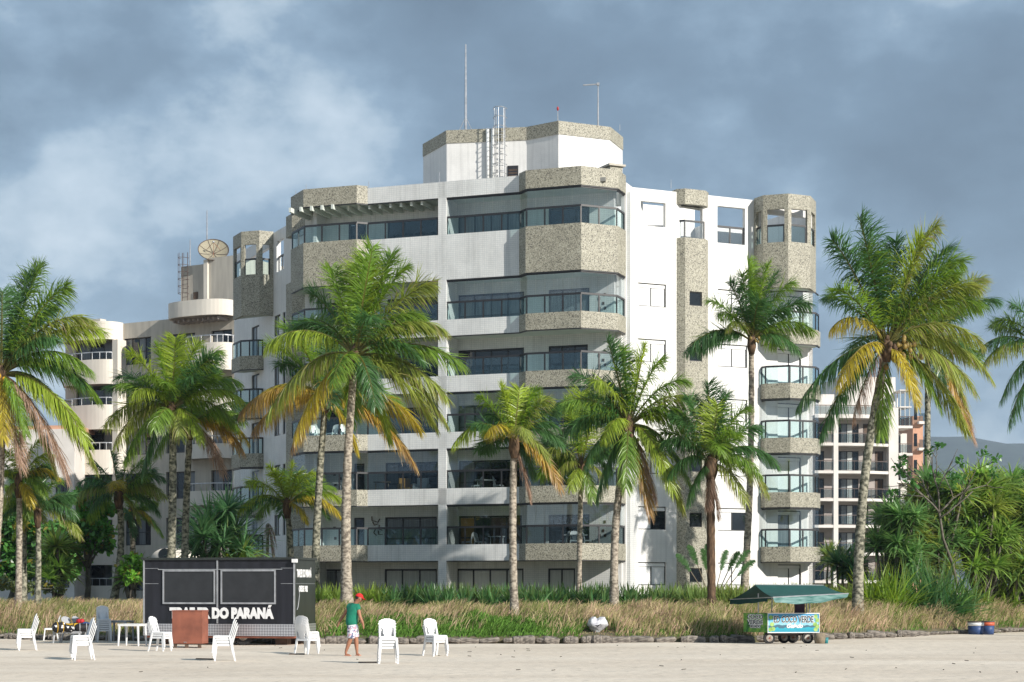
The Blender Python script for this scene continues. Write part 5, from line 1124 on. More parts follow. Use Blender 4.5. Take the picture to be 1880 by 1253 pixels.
# travellers palm: fan of paddle leaves on stalks
tb = at(1308, 1096, 78); tb.z = ground_z(tb.x, 78); r = np.random.default_rng(4)
TP = empty('paddle_leaf_palm', tuple(tb), 'young palm with paddle-shaped leaves behind the fibrous brown trunk', 'plant')
for i, an in enumerate((-30, -20, -10, 14, 22, 30, 38, -4)):
    c = Vector((0, 0, 0.1)); d = Vector((math.sin(R(an)), r.uniform(-.2, .2), math.cos(R(an)))); e_ = d * (1.6 + 0.4 * r.random())
    MB().tube([c, e_], [0.03, 0.02], 5).build('stalk', 'pole_brown', TP, local=True)
    n = 26; t = np.linspace(0, 1, n); rows = []; parts = []
    for sd in (-1, 1):
        b0 = np.array(e_)[None] + np.array(d)[None] * (t * 1.15)[:, None] - np.array([0, 0, 0.25])[None] * (t ** 2)[:, None]
        sv = nrm(np.cross(np.array(d), np.array([0, -1, 0.15])))[None] * sd; ln = 0.25 * np.sin(math.pi * np.clip(t * 0.9 + 0.08, 0, 1)) ** 0.6 * r.uniform(0.8, 1.1, n)
        dirn = nrm(sv + np.array(d)[None] * 0.5 + r.normal(0, 0.08, (n, 3))); dirn = nrm(dirn + np.array(d)[None] * 0.45); C_ = np.stack([b0, b0 + dirn * (ln * .5)[:, None], b0 + dirn * ln[:, None] - np.array([0, 0, 0.05])], 1)
        parts.append(ribbons(C_, np.array(d)[None, None] * np.array([0.024, 0.020, 0.006])[None, :, None] * np.ones((n, 1, 1)), np.array([0.07, 0.16, 0.05]) * r.uniform(0.7, 1.3, (n, 1, 1)) * np.ones((1, 3, 1))))
    V, Q, C = join(parts); np_obj('leaf', V, Q, C, 'leaf', TP)
# hedge of strap-leaved lilies in front of the building: an uncountable mass
r = np.random.default_rng(21); parts = []
for i in range(560):
    x = r.uniform(-8.6, 17.5); y = max(edge_y(x) + 6.6 + r.uniform(0, 4.5), 70.8 + r.uniform(0, 3)); z = ground_z(x, y)
    if math.sin(x * 2.1) + math.sin(x * 0.77 + 1) < -1.5 and r.random() < 0.6: continue
    lt = np.clip((x - 4) / 6, 0, 1); col = np.array([0.050, 0.125, 0.045]) * (1 - lt) + np.array([0.14, 0.19, 0.05]) * lt
    if x < -5: col = np.array([0.13, 0.20, 0.04])
    V, Q, C = strap_leaves(24, 0.98, 0.046, col * 1.5 * r.uniform(0.8, 1.25), r, 0.9, 0.7, 5, lenj=0.4); parts.append((V + np.array([x, y, z]), Q, C))
V, Q, C = join(parts); o = np_obj('lily_hedge', V, Q, C, 'leaf'); tag(o, 'long hedge of green strap-leaved lilies in front of the building', 'hedge', kind='stuff')
# dry grass on the bank
r = np.random.default_rng(22)
N = 120000
x = r.uniform(-24, 31, N); ed = np.interp(x, EX, EY); d = 0.15 + r.random(N) ** 0.9 * (6.6 + np.where(x < -7, 3.0, 0) + np.where(x > 15, 4.0, 0)); y = ed + d
z = np.interp(d, [0, 0.3, 4, 8, 16], [0.16, 0.24, 0.72, 1.12, 1.0]) + 0.05 * np.sin(x * 1.3) * np.sin(y * 0.9 + x * 0.4) * np.minimum(1, d)
patch = np.sin(x * 0.9 + 1.7 * np.sin(y * 0.5)) * 0.5 + np.sin(x * 2.3 + y * 1.1) * 0.3 + r.normal(0, 0.35, N)
green = np.clip(np.exp(-((x + 2.2) / 4.6) ** 2) * 1.3 * np.clip(1.65 - d / 3.0, 0, 1), 0, 0.88) + np.clip(patch - 0.42, 0, 1) * 0.9 + np.clip(0.22 - d * 0.2, 0, 1)
isg = r.random(N) < green
tan = np.array([[0.54, 0.43, 0.26], [0.54, 0.37, 0.27], [0.40, 0.36, 0.17], [0.25, 0.28, 0.09], [0.15, 0.20, 0.055]])
ci = (r.random(N) * 3.4 + np.where(patch > 0.0, 1.7, 0) - np.where(d < 4, 0.4, 0)).clip(0, 4.99).astype(int)
col = tan[ci] * r.uniform(0.6, 1.25, (N, 1)); gcol = np.array([0.10, 0.20, 0.035]) * r.uniform(0.6, 1.5, (N, 1)); col = np.where(isg[:, None], gcol, col)
h = np.where(isg, r.uniform(0.22, 0.5, N), r.uniform(0.30, 0.90, N)) * np.clip(0.55 + d * 0.22, 0.5, 1) * np.clip(1.25 - d * 0.11, 0.5, 1) * (1 + 0.22 * np.sin(x * 1.7 + y) + 0.18 * np.sin(x * 4.3 + 2.1 * np.sin(y * 1.9)))
cut = (d < 0.5); h = np.where(cut, h * 0.6, h); h = np.where((np.abs(x - 3.07) < 0.6) & (y < 65.6), h * 0.12, h)
an = r.normal(0.2, 0.8, N) + 1.3 * np.sin(x * 2.9 + 2 * np.sin(y * 2.3)) * np.sin(y * 1.7); lean = r.uniform(0.15, 0.7, N); dirx = np.cos(an) * lean; diry = np.sin(an) * lean * 0.7
b0 = np.stack([x, y, z - 0.03], -1)
rows = np.stack([b0, b0 + np.stack([dirx * h * .35, diry * h * .35, h * .5], -1), b0 + np.stack([dirx * h * .9, diry * h * .9, h * .86], -1), b0 + np.stack([dirx * h * 1.5, diry * h * 1.5, h * .95], -1)], 1)
wa = r.uniform(0, math.pi, N); wv = np.stack([np.cos(wa), np.sin(wa) * 0.4, np.zeros(N)], -1) * np.where(isg, 0.020, 0.0105)[:, None]
W_ = wv[:, None] * np.array([0.8, 1.0, 0.85, 0.15])[None, :, None]
cc = col[:, None] * np.array([0.8, 0.95, 1.05, 1.1])[None, :, None]
V, Q, C = ribbons(rows, W_, cc); o = np_obj('dry_grass', V, Q, C, 'dry_leaf'); tag(o, 'tall dry tan grass with green patches covering the bank above the beach', 'grass', kind='stuff')
# stone edging at the foot of the bank
ST = empty('stone_edging', (0, edge_y(0), 0), 'low edging of rough dark stones between the sand and the grass bank', 'stone edging')
r = random.Random(9); x = -21.0; msh = []
for v in range(8):
    mb = MB().ball((0, 0, 0), 0.5, 10, 6, (1, 0.8, 0.9), 0.30, r); pw = (lambda q: math.copysign(abs(q * 2) ** 0.45 / 2, q)); mb.v = [(pw(q[0]), pw(q[1]), pw(q[2])) for q in mb.v]; me = bpy.data.meshes.new('stone'); me.from_pydata(mb.v, [], mb.f); me.materials.append(MATS['stone']); msh.append(me)
while x < 23.5:
    w_ = r.choice((0.22, 0.3, 0.4, 0.5, 0.62, 0.8)) * r.uniform(.85, 1.15); o = bpy.data.objects.new('stone', msh[r.randrange(8)]); COL.objects.link(o); o.parent = ST
    yy = edge_y(x) - 0.08 + r.uniform(-.08, .06); o.location = (x - 0, yy - edge_y(0), 0.10); o.scale = (w_ * 1.05, 0.42, r.uniform(0.16, 0.38) * (1 if -8 < x < 16 else 0.7)); o.rotation_euler = (r.uniform(-.2, .2), r.uniform(-.12, .12), r.uniform(-.3, .3)); x += w_ * 0.93

# ------------------------------------------------------------------ things on the beach
def text_mesh(body, size, bold=0.0, sx=1.0, shear=0.0):
    cu = bpy.data.curves.new('txt', 'FONT'); cu.body = body; cu.size = size; cu.align_x = 'CENTER'; cu.align_y = 'CENTER'; cu.extrude = 0.004; cu.offset = bold; cu.shear = shear; cu.resolution_u = 3
    o_ = bpy.data.objects.new('txt', cu); COL.objects.link(o_); dg = bpy.context.evaluated_depsgraph_get()
    me = bpy.data.meshes.new_from_object(o_.evaluated_get(dg)); bpy.data.objects.remove(o_)
    for v in me.vertices: v.co.x *= sx
    return me
def put_text(body, size, mat, parent, loc, rz, bold=0.0, sx=1.0, width=None, shear=0.0, name='lettering'):
    me = text_mesh(body, size, bold, 1.0, shear)
    if width: 
        xs_ = [v.co.x for v in me.vertices]; k = width / (max(xs_) - min(xs_))
        for v in me.vertices: v.co.x *= k
    me.materials.clear(); me.materials.append(MATS[mat]); o_ = bpy.data.objects.new(name, me); COL.objects.link(o_); o_.parent = parent
    o_.location = loc; o_.rotation_euler = (R(90), 0, rz); return o_
# --- black food trailer (local frame: x along the front, -y to the viewer)
ph = R(-12.6); tcn = Vector((-7.28, 61.0, 0)); ux = Vector((math.cos(ph), math.sin(ph), 0)); uy = Vector((-math.sin(ph), math.cos(ph), 0))
TL_, TD, TH0, TH1 = 5.45, 2.2, 0.30, 2.95
tro = tcn - ux * TL_
TRL = empty('food_trailer', tuple(tro), 'black food trailer with white lettering and chequer-plate skirt on the sand', 'trailer', rz=ph)
def tb_(name, mat, x0, x1, y0, y1, z0, z1, par=None): return MB().obox((x0, y0, z0), (x1 - x0, 0, 0), (0, y1 - y0, 0), (0, 0, z1 - z0)).build(name, mat, par or TRL, local=True)
tb_('body', 'trailer_black', 0.03, TL_ - 0.03, 0.02, TD - 0.02, 0.72, TH1 - 0.06)
tb_('side_panel', 'trailer_side', TL_ - 0.03, TL_ - 0.005, 0.05, TD - 0.05, 0.72, TH1 - 0.08)
tb_('roof', 'trailer_side', -0.03, TL_ + 0.03, -0.05, TD + 0.05, TH1 - 0.06, TH1 + 0.02)
tb_('skirt', 'checker_plate', 0.0, TL_, 0.0, TD, 0.32, 0.72)
tb_('underframe', 'box_rust', 0.02, TL_ - 0.02, 0.05, TD - 0.05, 0.25, 0.318)
for x0 in (0.0, TL_ / 2 - 0.06, TL_ - 0.05): tb_('corner_trim', 'trim_alu', x0, x0 + 0.05, -0.012, 0.05, 0.74, TH1 - 0.07)
for (x0, x1) in ((0.72, 2.62), (2.82, 4.78)):
    hatch = tb_('serving_hatch', 'shutter_black', x0, x1, -0.004, 0.03, 1.42, 2.52)
    for a in ((x0, x1, 2.5, 2.545), (x0, x1, 1.395, 1.45)): tb_('hatch_frame', 'trim_alu', a[0], a[1], -0.035, 0.018, a[2], a[3], hatch)
    for xx in (x0, x1 - 0.05): tb_('hatch_frame', 'trim_alu', xx, xx + 0.05, -0.033, 0.018, 1.45, 2.5, hatch)
tb_('hatch_rail', 'trim_alu', 0.55, 5.0, -0.028, 0.019, 2.555, 2.58)
for z_ in (2.6, 2.08): tb_('panel_joint', 'trim_alu', 0.06, 0.55, 0.012, 0.03, z_, z_ + 0.012); tb_('panel_joint', 'trim_alu', 4.95, TL_ - 0.06, 0.012, 0.03, z_, z_ + 0.012)
tb_('panel_joint', 'trim_alu', TL_ - 0.02, TL_ - 0.001, 0.1, TD - 0.1, 2.08, 2.092)
tb_('floodlight', 'plastic_white', TL_ - 0.06, TL_ + 0.1, -0.14, 0.02, TH1 - 0.16, TH1 - 0.04)
MB().tube([(TL_ + 0.01, 0.35, 1.95), (TL_ + 0.01, 0.45, 1.7), (TL_ + 0.01, 0.3, 1.3), (TL_ + 0.01, 0.2, 1.2)], 0.012, 5).build('cable', 'plastic_grey', TRL, local=True)
put_text('TRAILER DO PARANÁ', 0.46, 'white_print', TRL, (2.83, -0.012, 1.07), 0, 0.034, width=3.75)
put_text('TRAILER DO PARANÁ', 0.36, 'white_print', TRL, (TL_ + 0.002, 0.95, 2.42), R(90), 0.012, width=1.5)
put_text('DESDE 1982', 0.27, 'white_print', TRL, (TL_ + 0.002, 0.88, 1.9), R(90), 0.010, width=0.85)
for xx in (3.05, 3.55):
    wr_ = Vector((xx, 0.28, 0.34)); whl = MB().tube([wr_ + Vector((0, -0.1, 0)), wr_ + Vector((0, 0.1, 0))], 0.33, 20).build('wheel', 'rubber', TRL, local=True)
    MB().tube([wr_ + Vector((0, -0.112, 0)), wr_ + Vector((0, -0.06, 0))], 0.18, 14).build('rim', 'rim_metal', whl, local=True)
for (xx, yy) in ((4.62, 0.4), (0.5, 0.4), (4.62, 1.8), (0.5, 1.8)): tb_('support_block', 'wood_brown', xx, xx + 0.42, yy, yy + 0.4, 0.0, 0.27)
# --- rusty cabinet in front of it
cbp = at(316, 1188, 59.5); CB = empty('rusty_cabinet', (cbp.x, 59.5, 0), 'rust-brown wooden cabinet on short legs in front of the trailer', 'cabinet', rz=R(-9))
MB().obox((0, 0, 0.12), (1.02, 0, 0), (0, 0.62, 0), (0, 0, 1.06)).build('body', 'box_rust', CB, local=True)
MB().obox((-0.012, -0.014, 1.18), (1.045, 0, 0), (0, 0.648, 0), (0, 0, 0.03)).build('lid', 'box_rust', CB, local=True)
for xx in (0.03, 0.42, 0.86): MB().obox((xx, 0.03, -0.02), (0.1, 0, 0), (0, 0.08, 0), (0, 0, 0.14)).build('leg', 'wood_brown', CB, local=True)
MB().obox((0.4, -0.02, 0.16), (0.1, 0, 0), (0, 0.02, 0), (0, 0, 0.015)).build('handle', 'trim_alu', CB, local=True)
# --- white plastic chair (local: faces -y, seat at 0.43 m)
def chair_meshes(mat):
    out = []
    def fin(mb, nm, sm=False):
        me = bpy.data.meshes.new(nm); me.from_pydata([tuple(v) for v in mb.v], [], mb.f); me.materials.append(MATS[mat])
        out.append((nm, me))
    mb = MB()
    # seat: dished panel with a skirt
    n = 8; top = []
    for j in range(n + 1):
        for i in range(n + 1):
            u, v = i / n - .5, j / n - .5; wd = 0.44 - 0.05 * (v + .5); top.append((u * wd * (1 - 0.08 * (abs(v * 2) ** 6)), v * 0.42, 0.43 - 0.012 * math.cos(u * 3) * math.cos(v * 3) - 0.02 * max(0, -v - 0.38) * 4))
    mb.add(top, [(j * (n + 1) + i, j * (n + 1) + i + 1, (j + 1) * (n + 1) + i + 1, (j + 1) * (n + 1) + i) for j in range(n) for i in range(n)])
    rim = [j for j in range(n)] + [(j) * (n + 1) + n for j in range(n)] + [n * (n + 1) + n - j for j in range(n)] + [(n - j) * (n + 1) for j in range(n)]
    k = len(rim); mb.add([top[q] for q in rim] + [(top[q][0] * 1.02, top[q][1] * 1.02, top[q][2] - 0.055) for q in rim], [(i, k + i, k + (i + 1) % k, (i + 1) % k) for i in range(k)])
    fin(mb, 'seat')
    # backrest: curved shell with two side slots, from a fine cell mask
    mb = MB(); nx_, nz_ = 22, 24
    def inside(x, z):
        hw = 0.205 + 0.015 * z
        if abs(x) > hw: return False
        if z > 0.34 and (abs(x) / hw) ** 2.6 + ((z - 0.34) / 0.12) ** 2 > 1: return False
        if 0.075 + 0.05 * (z / 0.3) < abs(x) < 0.165 and 0.03 < z < 0.27 - 1.2 * max(0, abs(x) - 0.12): return False
        return True
    def bp(i, j, off):
        x = (i / nx_ - .5) * 0.44; z = j / nz_ * 0.465
        return (x, 0.19 + 0.30 * z - 0.9 * x * x * -1 * (-0.55) + off, 0.41 + z)
    for i in range(nx_):
        for j in range(nz_):
            if inside(((i + .5) / nx_ - .5) * 0.44, (j + .5) / nz_ * 0.465):
                mb.add([bp(i, j, 0), bp(i + 1, j, 0), bp(i + 1, j + 1, 0), bp(i, j + 1, 0), bp(i, j, .018), bp(i + 1, j, .018), bp(i + 1, j + 1, .018), bp(i, j + 1, .018)], [(0, 1, 2, 3), (7, 6, 5, 4), (0, 4, 5, 1), (1, 5, 6, 2), (2, 6, 7, 3), (3, 7, 4, 0)])
    fin(mb, 'backrest')
    for sx_ in (-1, 1):
        for (y0, y1, w0) in ((-0.19, -0.235, 0.06), (0.185, 0.26, 0.06)):
            mb = MB(); x0 = sx_ * 0.19; x1 = sx_ * 0.225
            a = [(x0 - w0 / 2, y0 - 0.02, 0.41), (x0 + w0 / 2, y0 - 0.02, 0.41), (x0 + w0 / 2, y0 + 0.02, 0.41), (x0 - w0 / 2, y0 + 0.02, 0.41)]
            b = [(x1 - 0.022, y1 - 0.016, 0.0), (x1 + 0.022, y1 - 0.016, 0.0), (x1 + 0.022, y1 + 0.016, 0.0), (x1 - 0.022, y1 + 0.016, 0.0)]
            mb.add(b + a, [(3, 2, 1, 0), (4, 5, 6, 7), (0, 1, 5, 4), (1, 2, 6, 5), (2, 3, 7, 6), (3, 0, 4, 7)]); fin(mb, 'leg')
    return out
CHW, CHG = chair_meshes('plastic_white'), chair_meshes('plastic_grey')  # grey copy puts the shade into the colour of the shaded white chairs
ORD = ['bottom', 'second', 'third', 'fourth', 'fifth', 'sixth']
def chair(loc, rz, label, group, ms=None, tilt=0.0, sc=1.06):
    root = bpy.data.objects.new('plastic_chair', None); COL.objects.link(root); root.location = loc; root.rotation_euler = (tilt, 0, rz); root.scale = (sc, sc, sc); root['label'] = label; root['category'] = 'chair'; root['group'] = group
    for nm, me in (ms or CHW):
        c = bpy.data.objects.new(nm, me); COL.objects.link(c); c.parent = root
    return root
def stack(px_, py_, rz, n, where, ms=None, dz=0.072):
    Y = CH * F / (py_ - YH); x = (px_ - 940) / F * Y; z = sand_z(x, Y)
    f_ = Vector((math.sin(rz), -math.cos(rz), 0))
    for i in range(n):
        nm = 'topmost' if i == n - 1 else ORD[i]
        q = Vector((x, Y, z - 0.005 + i * dz)) + f_ * (0.022 * i)
        chair(q, rz, f'{nm} white plastic chair of the stack {where}' if n > 1 else f'single white plastic chair {where}', 'white plastic chairs on the beach', ms)
stack(50, 1194, R(-72), 4, 'at the far left of the beach')
stack(152, 1211, R(-68), 4, 'in front of the heap of beach gear')
stack(294, 1196, R(70), 3, 'between the tables and the rusty cabinet')
stack(412, 1215, R(-80), 4, 'in front of the trailer wheels')
stack(563, 1200, R(150), 4, 'at the right corner of the trailer')
stack(712, 1219, R(8), 4, 'right of the walking man, facing the sea')
stack(799, 1204, R(38), 3, 'farthest right on the beach')
# chairs and tables in the trailer's shade
def chair_at(px_, py_, rz, label, ms=CHG, n=1):
    Y = CH * F / (py_ - YH); x = (px_ - 940) / F * Y
    for i in range(n): chair(Vector((x, Y, i * 0.075)), rz, label if n == 1 else f'{"topmost" if i == n - 1 else ORD[i]} {label}', 'white plastic chairs on the beach', ms)
chair_at(93, 1176, R(-75), 'single white plastic chair just left of the heap of beach gear', CHW)
chair_at(132, 1180, R(60), 'shaded plastic chair left of two behind the heap of beach gear')
chair_at(152, 1179, R(70), 'shaded plastic chair right of two behind the heap of beach gear')
chair_at(190, 1179, R(20), 'plastic chair of the tall stack beside the shaded tables', CHW, 6)
def table(px_, py_, w_, d_, h_, rz, label, mat):
    Y = CH * F / (py_ - YH); x = (px_ - 940) / F * Y
    o_ = empty('plastic_table', (x, Y, 0), label, 'table', 'plastic tables by the trailer', rz)
    MB().obox((-w_ / 2, -d_ / 2, h_ - 0.03), (w_, 0, 0), (0, d_, 0), (0, 0, 0.03)).obox((-w_ / 2 + .01, -d_ / 2 + .01, h_ - 0.075), (w_ - .02, 0, 0), (0, d_ - .02, 0), (0, 0, 0.044)).build('tabletop', mat, o_, local=True)
    for sx_ in (-1, 1):
        for sy_ in (-1, 1):
            t0, b0 = Vector((sx_ * (w_ / 2 - 0.05), sy_ * (d_ / 2 - 0.05), h_ - 0.07)), Vector((sx_ * (w_ / 2 - 0.02), sy_ * (d_ / 2 - 0.02), 0))
            MB().tube([b0, t0], [0.028, 0.045], 6).build('leg', mat, o_, local=True)
table(243, 1186, 0.75, 0.75, 0.74, R(-10), 'white plastic table nearest the left end of the trailer', 'plastic_white')
table(220, 1178, 0.8, 0.75, 0.76, R(-10), 'grey shaded plastic table beside the tall chair stack', 'plastic_grey')
table(128, 1181, 1.0, 0.7, 0.42, R(-6), 'low plastic table under the heap of beach gear', 'plastic_grey')
# heap of beach gear: separate rolled bundles
Yg = CH * F / (1181 - YH); xg = (128 - 940) / F * Yg
def bundle(name, p, q, rad, mat, label, cat='bundle', band=None):
    p, q = Vector(p), Vector(q); o_ = empty(name, tuple(p), label, cat)
    pts = [p.lerp(q, i / 6) for i in range(7)]; rs = [rad * k for k in (0.55, 0.95, 1.05, 0.9, 1.05, 0.9, 0.5)]
    MB().tube(pts, rs, 10).build('roll', mat, o_, True)
    for t in (0.3, 0.7): MB().tube([p.lerp(q, t - 0.02), p.lerp(q, t + 0.02)], rad * 1.09, 10).build('strap', band or 'black_cloth', o_, True)
bundle('dotted_bag', (xg - 0.5, Yg - 0.42, 0.56), (xg - 0.05, Yg - 0.2, 0.56), 0.19, 'dotted_cloth', 'black bag with white dots at the left of the heap of beach gear', 'bag', 'yellow_cloth')
bundle('rolled_parasol', (xg - 0.45, Yg + 0.2, 0.56), (xg + 0.45, Yg - 0.05, 0.60), 0.12, 'yellow_cloth', 'rolled yellow parasol lying on the heap of beach gear', 'parasol')
bundle('rolled_parasol', (xg - 0.1, Yg + 0.25, 0.58), (xg + 0.7, Yg + 0.1, 0.64), 0.13, 'blue_cloth', 'rolled dark blue parasol at the back of the heap of beach gear', 'parasol')
bundle('folded_cloth', (xg + 0.2, Yg + 0.15, 0.76), (xg + 0.48, Yg + 0.12, 0.77), 0.09, 'red_cloth', 'folded red cloth on top of the heap of beach gear', 'cloth')
bundle('rolled_mat', (xg + 0.25, Yg - 0.3, 0.55), (xg + 0.8, Yg - 0.15, 0.55), 0.15, 'black_cloth', 'rolled black mat at the right of the heap of beach gear', 'mat', 'plastic_grey')
bundle('dotted_bag', (xg - 0.1, Yg - 0.35, 0.53), (xg + 0.25, Yg - 0.33, 0.5), 0.13, 'dotted_cloth', 'small black spotted bag at the front of the heap of beach gear', 'bag')
# --- flat boards and sticks on the sand
for i, (px_, py_, L, rz, lb_) in enumerate([(700, 1217.5, 0.55, 3, 'dark plank under the chair stack right of the walking man'), (565, 1201.5, 0.45, 2, 'short dark board by the stack at the trailer corner'), (398, 1213, 0.5, -25, 'dark board under the stack in front of the trailer')]):
    Y = CH * F / (py_ - YH); x = (px_ - 940) / F * Y
    o = MB().box((0, 0, 0.02), (L, 0.1, 0.03)).build('plank', 'wood_brown'); o.location = (x - 0.3, Y - 0.15, sand_z(x, Y)); o.rotation_euler = (0, 0, R(rz)); tag(o, lb_, 'plank')
# --- coconut cart with green canopy
Yk = 63.0; kx = (1409 - 940) / F * Yk
kr = R(24); KT_ = empty('coconut_cart', (kx, Yk, 0), 'coconut drink cart with blue printed panels, white lettering outline and rubber wheels', 'cart', rz=R(8))
def kb(name, mat, x0, x1, y0, y1, z0, z1, par=None): return MB().obox((x0, y0, z0), (x1 - x0, 0, 0), (0, y1 - y0, 0), (0, 0, z1 - z0)).build(name, mat, par or KT_, local=True)
def panel_mat(name, kind):
    m, n, l, p = nt(name); p.inputs['Roughness'].default_value = 0.45
    t = n.new('ShaderNodeTexCoord'); sp = n.new('ShaderNodeSeparateXYZ'); l.new(t.outputs['Object'], sp.inputs[0])
    nz = n.new('ShaderNodeTexNoise'); nz.inputs['Scale'].default_value = 5; nz.inputs['Detail'].default_value = 6; l.new(t.outputs['Object'], nz.inputs['Vector'])
    rmp = n.new('ShaderNodeValToRGB'); els = rmp.color_ramp.elements
    ad = n.new('ShaderNodeMath'); ad.operation = 'MULTIPLY_ADD'; ad.inputs[1].default_value = 0.22 if kind == 'sea' else 0.9
    l.new(nz.outputs[0], ad.inputs[0])
    if kind == 'sea':
        l.new(sp.outputs[2], ad.inputs[2]); stops = [(0.50, (0.02, 0.30, 0.42)), (0.58, (0.02, 0.38, 0.50)), (0.60, (0.05, 0.13, 0.19)), (0.655, (0.06, 0.16, 0.22)), (0.67, (0.30, 0.58, 0.68)), (0.85, (0.06, 0.38, 0.62)), (1.0, (0.03, 0.25, 0.5))]
    else:
        ad.inputs[2].default_value = 0.05; stops = [(0.3, (0.015, 0.06, 0.02)), (0.45, (0.04, 0.20, 0.03)), (0.6, (0.18, 0.36, 0.05)), (0.75, (0.03, 0.12, 0.03))]
    els[0].position = stops[0][0]; els[0].color = (*stops[0][1], 1); els[1].position = stops[-1][0]; els[1].color = (*stops[-1][1], 1)
    for q, c in stops[1:-1]: k = els.new(q); k.color = (*c, 1)
    mr = n.new('ShaderNodeMapRange'); mr.inputs[1].default_value = 0.0; mr.inputs[2].default_value = 1.15; l.new(ad.outputs[0], mr.inputs[0])
    l.new((mr if kind == 'sea' else ad).outputs[0], rmp.inputs[0]); l.new(rmp.outputs[0], p.inputs['Base Color'])
panel_mat('sea_print', 'sea'); panel_mat('leaf_print', 'leaf'); pm('coconut_print', (0.42, 0.60, 0.20), (0.20, 0.38, 0.08), 8, 0.5)
pm('pink_print', (0.6, 0.2, 0.3), None, 4, 0.6)
KW, KD = 1.86, 1.15; kz0, kz1 = 0.40, 1.06
body = MB().prism([(0, 0), (KW, 0), (KW - 0.45, KD), (-0.53, KD)], kz0, kz1).build('cart_body', 'purple_sheet', KT_, local=True)
kb('front_panel', 'sea_print', 0.0, KW, -0.015, -0.002, kz0, kz1)
for a in ((0, KW, kz0 - 0.02, kz0 + 0.012), (0, KW, kz1 - 0.02, kz1 + 0.015)): kb('panel_frame', 'plastic_white', a[0], a[1], -0.03, -0.001, a[2], a[3])
for xx in (0.0, KW - 0.02): kb('panel_frame', 'plastic_white', xx, xx + 0.02, -0.029, -0.001, kz0 + 0.012, kz1 - 0.02)
sd = Vector((-0.53, KD, 0)); sn = Vector((-KD, -0.53, 0)).normalized()
MB().obox(Vector((0, 0, kz0)) + sn * 0.002 , sd, sn * 0.012, Vector((0, 0, kz1 - kz0))).build('end_panel', 'leaf_print', KT_, local=True)
for (cx_, cz_) in ((0.12, 0.92), (0.16, 0.68), (0.10, 0.50), (0.2, 0.52), (1.72, 0.95), (1.78, 0.82), (1.70, 0.68), (1.78, 0.60), (1.72, 0.50)):
    MB().tube([(cx_, -0.021, cz_), (cx_, -0.0155, cz_)], 0.075, 12).build('printed_coconut', 'coconut_print', KT_, local=True)
put_text('ED COCO VERDE', 0.31, 'white_print', KT_, (0.93, -0.019, 0.84), 0, 0.022, width=1.46)
put_text('ED COCO VERDE', 0.31, 'black_print', KT_, (0.93, -0.026, 0.84), 0, 0.004, width=1.42)
put_text('Gelado', 0.2, 'white_print', KT_, (0.95, -0.019, 0.62), 0, 0.010, shear=0.4)
ea = math.atan2(-0.53, KD); erz = math.atan2(-sd.y, -sd.x)
for bd_, sz_, zz in (('COCO', 0.2, 0.93), ('VERDE', 0.2, 0.74), ('GELADO', 0.12, 0.6)):
    for mt, bo, of in (('white_print', 0.022, 0.018), ('black_print', 0.002, 0.026)):
        put_text(bd_, sz_, mt, KT_, tuple(sd * 0.5 + sn * of + Vector((0, 0, zz))), erz, bo, width=0.85 if bd_ != 'GELADO' else 0.6)
for (wx, wy) in ((1.45, 0.08), (0.85, 0.9), (1.2, 1.0), (0.1, 0.15)):
    c = Vector((wx, wy, 0.2)); wh = MB().tube([c + Vector((0, -0.06, 0)), c + Vector((0, 0.06, 0))], 0.2, 18).build('wheel', 'rubber', KT_, local=True)
    MB().tube([c + Vector((0, -0.072, 0)), c + Vector((0, -0.04, 0))], 0.12, 12).build('rim', 'rim_metal', wh, local=True); MB().tube([c + Vector((0, -0.08, 0)), c + Vector((0, -0.05, 0))], 0.04, 8).build('hub', 'box_rust', wh, local=True)
kb('axle', 'rusty_steel', 0.0, KW - 0.1, 0.3, 0.36, 0.28, 0.39)
kb('tow_bar', 'wood_brown', 0.2, 0.26, 0.3, 0.9, 0.2, 0.27)
for (xx, yy, h_) in ((-0.2, 0.45, 1.75), (1.55, 0.5, 1.9)): MB().tube([(xx, yy, kz1 - 0.02), (xx, yy, h_)], 0.022, 6).build('canopy_pole', 'steel', KT_, local=True)
# canopy: a ridged awning sheet with sagging white-hemmed valance
rg0, rg1 = at(1386, 1074, 63.4), at(1512, 1075, 64.2)
f0, f1 = at(1419, 1097, 61.9), at(1558, 1090, 62.8); k0, k1 = at(1340, 1101, 64.6), at(1500, 1096, 66.0)
CN = empty('green_canopy', (rg0.x, rg0.y, 0), 'dark green canvas canopy with pale hem over the coconut cart', 'canopy')
def sheet(a, b, c, d, n, m, sag, th, name, mat, par):
    mb = MB(); V_ = []
    for j in range(m + 1):
        for i in range(n + 1):
            s_, t_ = i / n, j / m; p = a.lerp(b, s_).lerp(d.lerp(c, s_), t_); p = p + Vector((0, 0, -sag * math.sin(math.pi * s_) * t_ - 0.05 * math.sin(math.pi * t_) + 0.012 * math.sin(s_ * 17) * t_)); V_.append(p)
    k = len(V_); fs = [(j * (n + 1) + i, j * (n + 1) + i + 1, (j + 1) * (n + 1) + i + 1, (j + 1) * (n + 1) + i) for j in range(m) for i in range(n)]
    mb.add(V_, fs); mb.add([v - Vector((0, 0, th)) for v in V_], [tuple(reversed(q)) for q in fs]); return mb.build(name, mat, par, True)
sheet(rg0, rg1, f1, f0, 14, 6, 0.03, 0.012, 'front_slope', 'canvas_green', CN)
sheet(rg1, rg0, k0, k1, 14, 6, 0.03, 0.012, 'rear_slope', 'canvas_green', CN)
fl = sheet(f0 + Vector((0, -0.01, 0)), f1 + Vector((0, -0.01, 0)), f1 + Vector((-0.1, 0.02, -0.13)), f0 + Vector((0.1, 0.02, -0.17)), 24, 3, 0.12, 0.008, 'front_valance', 'canvas_hem', CN)
